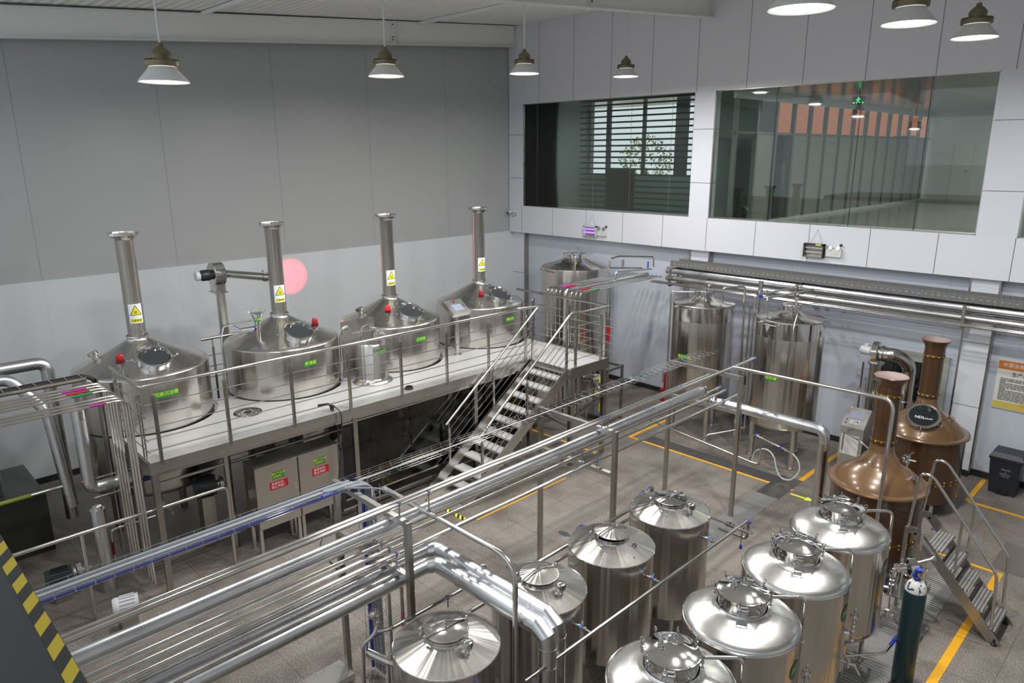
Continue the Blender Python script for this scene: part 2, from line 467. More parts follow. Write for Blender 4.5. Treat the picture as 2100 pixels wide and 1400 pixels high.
sbox('baseboard_left', BASEB, XL, XL + .03, .4, 15.0, 0, .12)
# sloping ceiling and its rafters
g = G()
vs = [g.bm.verts.new(c) for c in ((XL - .2, -.2, ceil_z(-.2)), (5.2, -.2, ceil_z(-.2)), (5.2, 15.2, ceil_z(15.2)), (XL - .2, 15.2, ceil_z(15.2)),
                                  (XL - .2, -.2, ceil_z(-.2) + .1), (5.2, -.2, ceil_z(-.2) + .1), (5.2, 15.2, ceil_z(15.2) + .1), (XL - .2, 15.2, ceil_z(15.2) + .1))]
for f in ((0, 1, 2, 3), (7, 6, 5, 4), (0, 4, 5, 1), (1, 5, 6, 2), (2, 6, 7, 3), (3, 7, 4, 0)): g.bm.faces.new([vs[i] for i in f])
struct(g.out('ceiling', CEILM, smooth=False))
RAFT = plain('rafter_white_paint', (0.74, 0.74, 0.72), 0.5)


def rafter(x, name):
    r = struct(G().bar((x, .5, ceil_z(.5) - .30), (x, 14.88, ceil_z(14.88) - .27), .012, .50).out(name, RAFT, smooth=False))
    G().bar((x, .5, ceil_z(.5) - .53), (x, 14.88, 8.84), .20, .016).out('bottom_flange', RAFT, r, smooth=False)
    G().bar((x, .5, ceil_z(.5) - .06), (x, 14.88, ceil_z(14.88) - .03), .20, .016).out('top_flange', RAFT, r, smooth=False)
    pl = G()
    for k in (-.014, .014): pl.bar((x, 10.82 + k, 8.50), (x, 10.82 + k, 9.03), .22, .016, (0, 1, 0))
    pl.out('splice_plate', RAFT, r, smooth=False)
    b = G()
    for z in (8.62, 8.68, 8.95):
        for dx in (-.06, .06): b.tube([(x + dx, 10.77, z), (x + dx, 10.87, z)], .014, 6)
    b.out('splice_bolts', BLACK, r)


for i, x in enumerate((-14.9, -8.9, -2.9)): rafter(x, 'ceiling_rafter_%d' % (i + 1))
# purlin braces seen as thin lines on the ceiling
for i, (y, x0, x1) in enumerate(((6.3, -14.9, -2.9), (11.6, -14.9, -2.9))):
    struct(G().bar((x0, y, ceil_z(y) - .05), (x1, y, ceil_z(y) - .05), .05, .07).out('ceiling_purlin_%d' % (i + 1), RAFT, smooth=False))

# gallery on which the viewer stands: floor slab edge with a strip built in place of reflected warning tape
sbox('gallery_floor', GALM, -12, 5, -3.0, .404, 4.2, 4.35)
tp = G().box(-7.5, 1.5, .352, .402, 4.35, 4.352).out('reflected_tape', mat_stripes('hazard_stripe', (0.012, 0.016, 0.013), (0.42, 0.32, 0.01), .18, 1.45, 2.5007), smooth=False)
tag(tp, 'reflected yellow and black hazard tape along the dark gallery edge, bottom left of the photo', 'tape')

# ------------------------------------------------------------ storey behind the upper windows
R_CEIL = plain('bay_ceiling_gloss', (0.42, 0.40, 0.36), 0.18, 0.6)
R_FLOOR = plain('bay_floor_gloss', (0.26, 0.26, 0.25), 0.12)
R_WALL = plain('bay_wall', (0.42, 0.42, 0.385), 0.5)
GLASSP = plain('pane_glass', (0.85, 0.95, 0.92), 0.0)


def mat_pane():
    m, nt, b = new_mat('window_glass'); L = nt.links.new
    nt.nodes.remove(b); out = nt.nodes['Material Output']
    tr = N(nt, 'ShaderNodeBsdfTransparent'); tr.inputs[0].default_value = (0.82, 0.86, 0.82, 1)
    gl = N(nt, 'ShaderNodeBsdfGlossy'); gl.inputs['Roughness'].default_value = 0.02; gl.inputs[0].default_value = (1, 1, 1, 1)
    fr = N(nt, 'ShaderNodeFresnel'); fr.inputs[0].default_value = 1.5
    mx = N(nt, 'ShaderNodeMixShader'); L(fr.outputs[0], mx.inputs[0]); L(tr.outputs[0], mx.inputs[1]); L(gl.outputs[0], mx.inputs[2]); L(mx.outputs[0], out.inputs[0])
    return m


PANE = mat_pane()


def window(name, x0, x1, z0, z1, seams=()):
    y = YF + .02; f = G()
    w = .018
    f.box(x0, x1, y, y + .06, z0, z0 + w).box(x0, x1, y, y + .06, z1 - w, z1).box(x0, x0 + w, y, y + .06, z0, z1).box(x1 - w, x1, y, y + .06, z0, z1)
    o = struct(f.out(name, STEEL_DARK, smooth=False))
    G().box(x0, x1, y + .02, y + .028, z0, z1).out('pane', PANE, o, smooth=False)
    for s in seams: G().box(s - .004, s + .004, y + .012, y + .035, z0, z1).out('pane_joint', BLACK, o, smooth=False)


window('window_1', -14.61, -9.17, 4.556, 7.33, (-14.1,))
window('window_2', -8.66, -3.31, 4.556, 7.33, (-7.25, -5.55, -4.35))
window('window_3', -2.69, 3.0, 4.556, 7.33)
sbox('bay_floor', R_FLOOR, -15.3, 5, YF + .25, 18.6, 4.10, 4.30)
sbox('bay_floor_far', R_FLOOR, -9.0, 5, 18.6, 31, 4.10, 4.30)
sbox('bay_ceiling', R_CEIL, -15.3, 5, YF + .25, 18.6, 7.36, 7.5)
sbox('bay_ceiling_far', R_CEIL, -9.0, 5, 18.6, 31, 7.36, 7.5)
# room behind the first window: dark, with a stand-in for a reflected blind
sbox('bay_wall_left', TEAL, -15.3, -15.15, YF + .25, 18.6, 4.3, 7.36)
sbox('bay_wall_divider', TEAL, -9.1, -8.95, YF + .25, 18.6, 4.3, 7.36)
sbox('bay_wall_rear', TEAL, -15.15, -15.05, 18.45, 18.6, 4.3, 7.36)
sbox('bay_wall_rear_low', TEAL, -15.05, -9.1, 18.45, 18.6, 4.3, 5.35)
FRD = plain('window_frame_dark', (0.05, 0.06, 0.062), 0.4)
o = struct(G().box(-14.45, -14.30, 18.46, 18.54, 5.35, 7.36).box(-13.1, -13.0, 18.46, 18.54, 5.35, 7.36).box(-11.95, -11.55, 18.46, 18.54, 5.35, 7.36).out('window_4', FRD, smooth=False))
# blind, added in the room to stand in for a reflected gallery blind
bl = thing('reflected_blind', 'reflection of a dark venetian blind, built as slats behind the left upper window', 'blind', (-11.1, 15.45, 4.6))
g = G(); z = 4.60
while z < 7.3:
    g.box(-12.98, -9.2, -.026, .026, -.0015, .0015, T(0, 15.45, z) @ RX(0.95)); z += .145
g.out('slats', plain('blind_slat_dark', (0.035, 0.042, 0.045), 0.4), bl, smooth=False)
G().box(-12.98, -9.2, 15.42, 15.48, 7.30, 7.36).out('head_rail', BLACK, bl, smooth=False)
for x in (-12.5, -11.3, -10.1): G().box(x - .003, x + .003, 15.447, 15.453, 4.6, 7.3).out('cord', WHITE, bl, smooth=False)
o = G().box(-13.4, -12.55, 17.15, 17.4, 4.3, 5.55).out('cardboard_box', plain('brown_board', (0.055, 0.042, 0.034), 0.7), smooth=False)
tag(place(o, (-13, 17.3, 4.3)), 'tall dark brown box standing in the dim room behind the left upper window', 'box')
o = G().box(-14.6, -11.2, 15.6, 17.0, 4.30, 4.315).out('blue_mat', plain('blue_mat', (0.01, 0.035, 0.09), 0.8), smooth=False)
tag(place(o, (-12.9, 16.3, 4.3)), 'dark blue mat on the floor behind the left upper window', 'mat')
# trees and grass outside
def mat_leaf(name, c1, c2): return mat_speckle(name, c1, c2, 14.0, 0.42, 0.6, 0.7)


LEAF1 = mat_leaf('leaf_green', (0.10, 0.16, 0.04), (0.42, 0.50, 0.22))
LEAF2 = mat_leaf('leaf_olive', (0.12, 0.15, 0.05), (0.48, 0.48, 0.28))
def bush(name, label, x, y, z, r, h, mat):
    t = thing(name, label, 'tree', (x, y, z), 'trees outside the left upper window')
    bm = G(); rnd = random.Random(int(abs(x * 100)))
    for i in range(700):
        a, b2 = rnd.uniform(0, 2 * PI), math.acos(rnd.uniform(-1, 1)); q = rnd.uniform(.45, 1) ** .5
        p = Vector((x + r * q * math.sin(b2) * math.cos(a), y + r * q * math.sin(b2) * math.sin(a), z + h * .62 + h * .38 * q * math.cos(b2)))
        M = Matrix.Translation(p) @ Matrix.Rotation(rnd.uniform(0, 6), 4, Vector((rnd.random(), rnd.random(), rnd.random())).normalized())
        s = rnd.uniform(.06, .13); v = [bm.bm.verts.new(M @ Vector(c)) for c in ((-s, 0, 0), (0, -s * .5, 0), (s, 0, .02), (0, s * .5, 0))]; bm.bm.faces.new(v)
    bm.out('foliage', mat, t, smooth=False)
    G().tube([(x, y, z), (x + .05, y, z + h * .5)], .07, 8).out('trunk', plain('bark', (0.10, 0.08, 0.06), 0.9), t)


bush('garden_tree', 'leafy green tree outside, seen between blind slats at the right', -18.6, 34.0, 3.2, 1.8, 5.2, LEAF1)
bush('garden_tree', 'olive coloured tree outside, seen between blind slats at the left', -24.5, 35, 3.2, 1.6, 3.8, LEAF2)
sbox('garden_ground', plain('grass_pale', (0.40, 0.42, 0.26), 0.9), -40, -6.2, 31.2, 60, 3.0, 3.2)
sbox('garden_ground_near', plain('grass_pale_near', (0.38, 0.41, 0.24), 0.9), -40, -16.2, 18.8, 31.2, 3.0, 3.2)
# corridor behind the second window
sbox('corridor_wall_end', R_WALL, -8.4, 0, 29.2, 29.35, 4.3, 7.36)
sbox('corridor_wall_right', R_WALL, -2.9, -2.75, 15.4, 29.2, 4.3, 7.36)
d = struct(G().box(-7.52, -6.92, 29.15, 29.2, 4.3, 6.35).out('door_1', plain('beige_door', (0.42, 0.41, 0.34), 0.5), smooth=False))
G().tube([(-7.0, 29.12, 5.35), (-7.12, 29.12, 5.35)], .02, 8).out('door_handle', STEEL, d)
MULL = plain('mullion_grey', (0.13, 0.14, 0.14), 0.4)
FROST = plain('frosted_panel', (0.25, 0.245, 0.235), 0.35)
pt = struct(G().box(-8.44, -8.36, 15.3, 29.2, 7.18, 7.36).out('corridor_partition', LIGHTGREY, smooth=False))
G().box(-8.43, -8.37, 15.3, 29.2, 6.42, 6.48).out('transom', MULL, pt, smooth=False)
G().box(-8.44, -8.36, 15.3, 29.2, 4.3, 4.38).out('sill_rail', LIGHTGREY, pt, smooth=False)
for k in range(15):
    y = 15.4 + k * .97
    G().box(-8.45, -8.35, y - .04, y + .04, 4.38, 7.18).out('mullion', MULL, pt, smooth=False)
    if k not in (0, 2, 14): G().box(-8.405, -8.395, y + .04, y + .93, 4.38, 6.42).out('frosted_panel', FROST, pt, smooth=False)
dd = struct(G().box(-8.42, -8.38, 17.38, 18.25, 4.38, 6.42).out('door_2', PANE, smooth=False))
G().box(-8.45, -8.35, 17.9, 17.95, 5.1, 5.75).out('pull_handle', STEEL, dd, smooth=False)
# room beyond the partition with its outer windows and the orange house across the yard
hb = thing('neighbouring_house', 'orange rendered house front seen through the corridor partition', 'house', (-14, 41, 3.2))
G().box(-21.5, -9, 41, 41.4, 3.2, 11).out('facade', plain('orange_render', (0.62, 0.21, 0.11), 0.8), hb, smooth=False)
for x in (-20.6, -18.2, -15.8, -13.4, -11.0): G().box(x, x + 1.0, 40.96, 41, 5.2, 6.8).out('house_window', BLACKGLASS, hb, smooth=False)
# exit signs in the bay
e = thing('exit_sign', 'small green running man sign hung below the corridor ceiling', 'sign', (-6.75, 18.0, 7.16))
lo = lambda g, n, m, p, **k: g.out(n, m, p, world=False, **k)
lo(G().box(-.14, .14, -.02, .02, -.09, .09).box(-.01, .01, -.01, .01, .09, .20), 'sign_box', BLACK, e, smooth=False)
g = G(); g.ball((0, -.03, .055), .020, 8)
for a, b2 in (((0, .04), (-.01, -.01)), ((-.01, -.01), (.04, -.05)), ((-.01, -.01), (-.05, -.06)), ((0, .03), (.05, .02)), ((0, .03), (-.05, .01))): g.bar((a[0], -.03, a[1]), (b2[0], -.03, b2[1]), .006, .02)
g.bar((-.12, -.03, -.05), (-.08, -.03, -.05), .005, .03).bar((.08, -.03, -.05), (.12, -.03, -.05), .005, .03)
lo(g, 'running_figure', EXITG, e, smooth=False)
e2 = clone(e, (-5.6, 26.2, 7.16), 'second green exit sign, farther along the corridor and dimmer')
# unseen fill lights, added to brighten the rooms behind the upper windows
area_light('bay_fill_light', (-5.0, 22, 7.32), (0, 0, 0), .3, 190, (1, 1, .97), 'RECTANGLE', 10)
area_light('bay_fill_light', (-12.4, 17.0, 7.32), (0, 0, 0), 3, 55, (.95, 1, 1), 'RECTANGLE', .3)
area_light('bay_fill_light', (-5.5, 16.3, 7.32), (0, 0, 0), 4, 40, (1, 1, .97), 'RECTANGLE', .3)
area_light('right_bay_light', (0.5, 18, 7.3), (0, 0, 0), .3, 25, (1, 1, .97), 'RECTANGLE', 4)

# ------------------------------------------------------------ floor markings and drains
def line(name, x0, x1, y0, y1, label, mat=FLOORYEL, z=.003, cat='floor line', group=None):
    o = G().box(x0, x1, y0, y1, 0, z).out(name, mat, smooth=False); place(o, ((x0 + x1) / 2, (y0 + y1) / 2, 0)); return tag(o, label, cat, group)


line('floor_line', -8.65, -4.95, 12.10, 12.16, 'long yellow floor line in front of the two water tanks')
line('floor_line', -5.07, -4.98, 12.16, 14.9, 'yellow floor line running back to the wall, right of the water tanks')
line('floor_line', -8.65, -8.58, 12.16, 13.6, 'short yellow line turning back beside the left water tank')
line('floor_line', -13.0, -8.6, 10.9, 10.96, 'yellow floor line in the shade beyond the deck landing')
line('floor_line', -8.3, -8.24, 7.3, 9.6, 'thin orange line on the floor beside the staircase foot')
line('floor_line', -1.66, -1.56, 6.5, 11.6, 'wide yellow line beside the small steps, right foreground')
line('floor_line', -3.0, -1.56, 11.6, 11.66, 'yellow floor line behind the small steps')
line('floor_line', -2.62, -2.54, 13.9, 15.1, 'short yellow line beside the rubbish bin')
line('floor_line', -2.54, 1.0, 13.85, 13.93, 'yellow line on the floor in front of the rubbish bin')
GRATE = mat_ribs('grate_bars', (0.30, 0.30, 0.30), 1, 0.05, 1.0, 0.35)
line('floor_drain', -5.40, -4.98, 7.0, 11.6, 'perforated steel drain strip across the open floor', GRATE, .006, 'drain')
line('floor_drain', -5.40, -4.98, 11.6, 12.62, 'plain steel cover at the corner of the floor drain', STEEL_DARK, .006, 'drain')
line('floor_drain', -8.3, -5.40, 12.18, 12.50, 'dark slotted drain grate behind the yellow line', mat_ribs('grate_bars_dark', (0.12, 0.12, 0.12), 0, 0.05, 1.0, 0.35), .006, 'drain')
line('floor_drain', -2.45, -1.95, 6.0, 11.4, 'wide ribbed drain grate under the small steps', mat_ribs('grate_bars_bright', (0.40, 0.40, 0.39), 1, 0.055, 1.0, 0.3), .008, 'drain')
line('floor_hatch', -1.75, -1.15, 11.75, 12.75, 'square steel floor hatch behind the small steps', STEEL_DARK, .006, 'hatch')
# arrow
g = G(); A = [(-.22, -.03), (.06, -.03), (.06, -.085), (.22, 0), (.06, .085), (.06, .03), (-.22, .03)]
vb = [g.bm.verts.new((x, y, .003)) for x, y in A]; g.bm.faces.new(vb)
ar = thing('floor_arrow', 'small bright yellow arrow sticker on the floor beyond the drain', 'sticker', (-4.70, 11.97, 0)); ar.rotation_euler.z = 0.02
a1 = g.out('arrow_sheet', plain('arrow_yellow', (0.72, 0.80, 0.04), 0.5), ar, world=False, smooth=False)
flat_text(ar, 'arrow_text', '安全通道', .055, T(-.05, 0, .003), BLACK)
# hazard stripes at the foot of the big staircase
hz = mat_stripes('foot_hazard', (0.78, 0.74, 0.02), (0.02, 0.02, 0.02), .11, 1.0)
line('hazard_strip', -9.45, -8.42, 7.12, 7.21, 'yellow and black strip on the floor at the foot of the staircase', hz, .003, 'tape')
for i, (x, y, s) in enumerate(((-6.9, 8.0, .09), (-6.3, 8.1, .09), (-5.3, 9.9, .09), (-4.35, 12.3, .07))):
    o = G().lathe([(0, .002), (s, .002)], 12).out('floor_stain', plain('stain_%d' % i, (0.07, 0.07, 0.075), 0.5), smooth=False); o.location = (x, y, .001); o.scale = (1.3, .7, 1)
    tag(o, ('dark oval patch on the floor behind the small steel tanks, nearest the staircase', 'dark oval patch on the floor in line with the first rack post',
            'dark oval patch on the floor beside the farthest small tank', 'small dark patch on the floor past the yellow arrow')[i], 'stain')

# ============================================================ PENDANT LAMPS
def pendant(x, y, z, label, power=1.0):
    t = thing('pendant_lamp', label, 'lamp', (x, y, z), 'high bay pendant lamps')
    def o(g, n, m, p=t): return g.out(n, m, p, world=False)
    s = o(G().lathe([(.250, 0), (.252, .004), (.235, .03), (.185, .085), (.142, .135), (.140, .150), (.136, .150), (.138, .135), (.18, .085), (.230, .03), (.247, .004), (.250, 0)], 48), 'lamp_shade', WHITE)
    o(G().lathe([(0, .022), (.215, .022), (.238, .012)], 40), 'diffuser', GLOW)
    g = G().lathe([(.12, .150), (.168, .158), (.170, .205), (.12, .212), (0, .212)], 40)
    o(g, 'heat_sink', GOLDAL)
    g = G()
    for k in range(30):
        a = 2 * PI * k / 30; g.bar((.150 * math.cos(a), .150 * math.sin(a), .16), (.150 * math.cos(a), .150 * math.sin(a), .225), .03, .006, (math.cos(a + PI / 2), math.sin(a + PI / 2), 0))
    o(g, 'fins', GOLDAL, bpy.data.objects[s.name].parent)
    o(G().lathe([(.088, .212), (.094, .26), (.100, .275), (.092, .30), (.06, .335), (.035, .352), (.028, .385), (.012, .39)], 24, cap1=True), 'driver_housing', GOLDAL)
    o(G().tube([(0, 0, .385), (0, 0, ceil_z(y) - z)], .013, 8), 'hanging_rod', LIGHTGREY)
    l = area_light('lamp_light', (0, 0, -0.004), (0, 0, 0), .30, LAMP_W * power, (1, 0.985, 0.96), 'DISK', parent=t)
    return t


LAMPS = ((-8.20, 3.01, 6.74, 'large pendant lamp at the upper left, above the kettle nearest the viewer', .5),
         (-8.83, 6.27, 7.06, 'pendant lamp in front of the left wall, second along the far row'),
         (-8.94, 9.16, 7.30, 'pendant lamp hanging left of the blind window, near the room corner'),
         (-9.07, 12.15, 7.46, 'smallest pendant lamp, hanging right in front of the blind window'),
         (-2.75, 5.94, 7.09, 'biggest pendant lamp, cut by the top edge of the photo'),
         (-2.69, 8.23, 7.23, 'pendant lamp above the right upper window, between two others'),
         (-2.64, 10.39, 7.31, 'rightmost pendant lamp over the copper kettles'))
for a in LAMPS: pendant(*a)

# ============================================================ BREWING PLATFORM
DX, DY0, DY1, DZ = -9.70, 2.83, 10.08, 2.0
pf = thing('brewing_platform', 'long raised steel platform carrying the four wide brew kettles', 'platform', (-11.0, 6.5, 0))
KET = [(-11.71, 3.475, 'a'), (-11.67, 5.795, 'b'), (-11.675, 8.115, 'c'), (-11.72, 10.515, 'd')]   # in the platform's own, slightly turned frame
# deck sheet with round cut-outs that follow the kettles' front halves
g = G(); n = 24
edge = []
for (kx, ky, _) in KET:
    R = 1.005
    for i in range(n + 1):
        a = -PI / 2 + PI * i / n; edge.append((kx + R * math.cos(a), ky + R * math.sin(a)))
prev = [(-11.70, DY0)] + edge + [(-11.70, 11.5)]
clean = [p for p in prev if p[1] <= 11.2]
for z in (DZ, DZ - .006):
    pass
def strip(g, pts, xo, z0, z1):
    top = [(g.bm.verts.new((x, y, z1)), g.bm.verts.new((xo(y), y, z1))) for x, y in pts]
    bot = [(g.bm.verts.new((x, y, z0)), g.bm.verts.new((xo(y), y, z0))) for x, y in pts]
    for i in range(len(pts) - 1):
        g.bm.faces.new((top[i][0], top[i][1], top[i + 1][1], top[i + 1][0])); g.bm.faces.new((bot[i][0], bot[i + 1][0], bot[i + 1][1], bot[i][1]))
        g.bm.faces.new((top[i][1], bot[i][1], bot[i + 1][1], top[i + 1][1])); g.bm.faces.new((top[i][0], top[i + 1][0], bot[i + 1][0], bot[i][0]))
clean.sort(key=lambda p: p[1])
ys = []
for x, y in clean:
    if ys and y - ys[-1][1] < 1e-4: continue
    ys.append((x, y))
ys = [p for p in ys if DY0 <= p[1] <= 11.2]
ys.insert(0, (ys[0][0], DY0)); ys.append((ys[-1][0], 11.2))
strip(g, ys, lambda y: DX, DZ - .03, DZ)
g.box(DX, -8.62, DY1, 11.2, DZ - .03, DZ)
g.out('deck_plate', DECKM, pf, smooth=False)
FR = STEEL_SATIN
G().box(DX - .012, DX + .012, DY0 - .02, DY1, DZ - .175, DZ - .005).out('front_fascia', FR, pf, smooth=False, bevel=.004)
G().box(DX - 1.3, DX, DY0 - .03, DY0 - .005, DZ - .175, DZ - .005).out('end_fascia', STEEL_DARK, pf, smooth=False)
G().box(-9.70, -8.60, DY1 - .012, DY1 + .012, DZ - .12, DZ - .005).out('landing_fascia', FR, pf, smooth=False)
G().box(-8.62, -8.60, DY1, 11.2, DZ - .19, DZ + .02).out('landing_side_fascia', STEEL_DARK, pf, smooth=False)
G().box(-12.7, -8.60, 11.19, 11.21, DZ - .19, DZ + .02).out('rear_fascia', STEEL_DARK, pf, smooth=False)
G().bar((DX - .03, DY0, DZ - .205), (DX - .03, DY1, DZ - .205), .03, .03).out('front_pipe_trim', STEEL, pf)
for (x, y) in ((DX - .03, 2.87), (DX - .03, 5.98), (DX - .03, 8.6), (DX - .06, 10.1), (-8.66, 10.13), (-8.66, 11.12), (-10.6, 11.12), (-10.75, 2.87), (-10.75, 4.65), (-10.75, 6.95), (-10.75, 9.3)):
    G().box(x - .04, x + .04, y - .04, y + .04, 0.0, DZ - .03).out('platform_leg', STEEL_DARK, pf, smooth=False, bevel=.003)
G().bar((-8.66, 10.13, .95), (-8.66, 11.12, 1.25), .04, .04).out('leg_brace', STEEL_DARK, pf, smooth=False)
# guard rail
RZT = 3.07


def rail_post(x, y, parent=pf, top=RZT, base=DZ, side=(0, 1)):
    g = G(); sx, sy = side
    for k in (-.016, .016):
        g.box(x + k * sy - (.005 if sy else .02), x + k * sy + (.005 if sy else .02), y + k * sx - (.005 if sx else .02), y + k * sx + (.005 if sx else .02), base - .05 if base == DZ else base, top - .14)
    g.tube([(x, y, top - .2), (x, y, top - .02)], .010, 8)
    for k in range(5): pass
    return g.out('railing_post', STEEL, parent, smooth=False)


for y in (2.98, 3.93, 4.93, 5.92, 6.93, 7.92, 8.93, 9.92): rail_post(DX + .01, y)
rail_post(-9.85, DY0, side=(1, 0)); rail_post(-10.85, DY0, side=(1, 0))
G().tube([(-11.0, DY0, RZT), (DX + .01, DY0, RZT), (DX + .01, 9.7, RZT)], .024, 12, .06).out('handrail', STEEL, pf)
for k in range(1, 6):
    z = DZ + .163 * k
    G().tube([(DX + .01, DY0 + .02, z), (DX + .01, 10.0, z)], .0075, 6).out('railing_bar', STEEL, pf)
    G().tube([(-11.1, DY0, z), (DX + .06, DY0, z)], .0075, 6).out('railing_bar', STEEL, pf)
    G().tube([(-11.3, 11.24, z), (-8.55, 11.24, z)], .0075, 6).out('railing_bar', STEEL, pf)
    G().tube([(-8.66, 10.12, z), (-8.66, 11.34, z)], .0075, 6).out('railing_bar', STEEL, pf)
for x in (-10.78, -9.72, -8.75): rail_post(x, 11.24, side=(1, 0))
rail_post(-8.66, 10.25); rail_post(-8.66, 11.0)
G().tube([(-11.3, 11.24, RZT), (-8.66, 11.24, RZT), (-8.66, 10.4, RZT)], .024, 12, .05).out('handrail', STEEL, pf)

# ------------------------------------------------------------ big staircase
st = thing('staircase', 'steep open steel staircase climbing to the platform landing', 'stairs', (-9.05, 8.8, 0))
YT, YBOT, XS0, XS1 = 10.06, 7.42, -9.58, -8.66
def stair_z(y): return DZ * (y - YBOT) / (YT - YBOT)


for x in (XS0, XS1):
    G().bar((x, YBOT - .03, .05), (x, YT + .02, DZ - .06), .03, .19, (0, -.5, 1)).out('stringer', STEEL_SATIN, st, smooth=False, bevel=.003)
NT = 11
for k in range(1, NT):
    y = YBOT + (YT - YBOT) * (k + .1) / NT; z = DZ * k / NT
    G().box(XS0 + .02, XS1 - .02, y - .02, y + .20, z - .035, z).out('tread', DECKM, st, smooth=False, bevel=.004)
for x, y0 in ((XS0, 8.42), (XS1, 8.05)):
    sgn = 1
    if x == XS0: pts = [(x, 9.95, RZT), (x, 10.16, RZT), (x, 10.16, RZT), ]
    top = (x + (-.0), YT + .12, RZT)
    pts = [(DX + .01 if x == XS0 else -8.66, 9.70 if x == XS0 else 10.40, RZT), top if x == XS0 else (x, YT + .05, RZT), (x, YBOT + .35, stair_z(YBOT + .35) + .95)]
    G().tube(pts, .024, 12, .06).out('stair_handrail', STEEL, st)
    for yp in (YT - .05, 8.95, YBOT + .42):
        zb = stair_z(yp); g = G()
        for k in (-.014, .014): g.box(x + k - .004, x + k + .004, yp - .02, yp + .02, zb - .1, zb + .80)
        g.tube([(x, yp, zb + .75), (x, yp, zb + .95)], .009, 6)
        g.out('stair_post', STEEL, st, smooth=False)
    for k in range(1, 6):
        dz = .16 * k
        ya, yb = YT + .08, YBOT + .15 + .05 * k
        G().tube([(x, ya, stair_z(ya) + dz - .02), (x, yb, stair_z(yb) + dz - .02)], .0075, 6).out('stair_bar', STEEL, st)

pf.rotation_euler.z = -0.02; st.rotation_euler.z = -0.02

# ============================================================ BREW KETTLES
def clamp_knob(g, p, d, s=1.0):
    """small swing bolt with a T handle starting at p and pointing along d"""
    p = Vector(p); d = Vector(d).normalized(); e = p + d * .07 * s
    g.tube([p, e], .006 * s, 6); q = d.orthogonal().normalized() * .02 * s
    g.tube([e - q, e + q], .006 * s, 6); g.ball(p, .012 * s, 8)


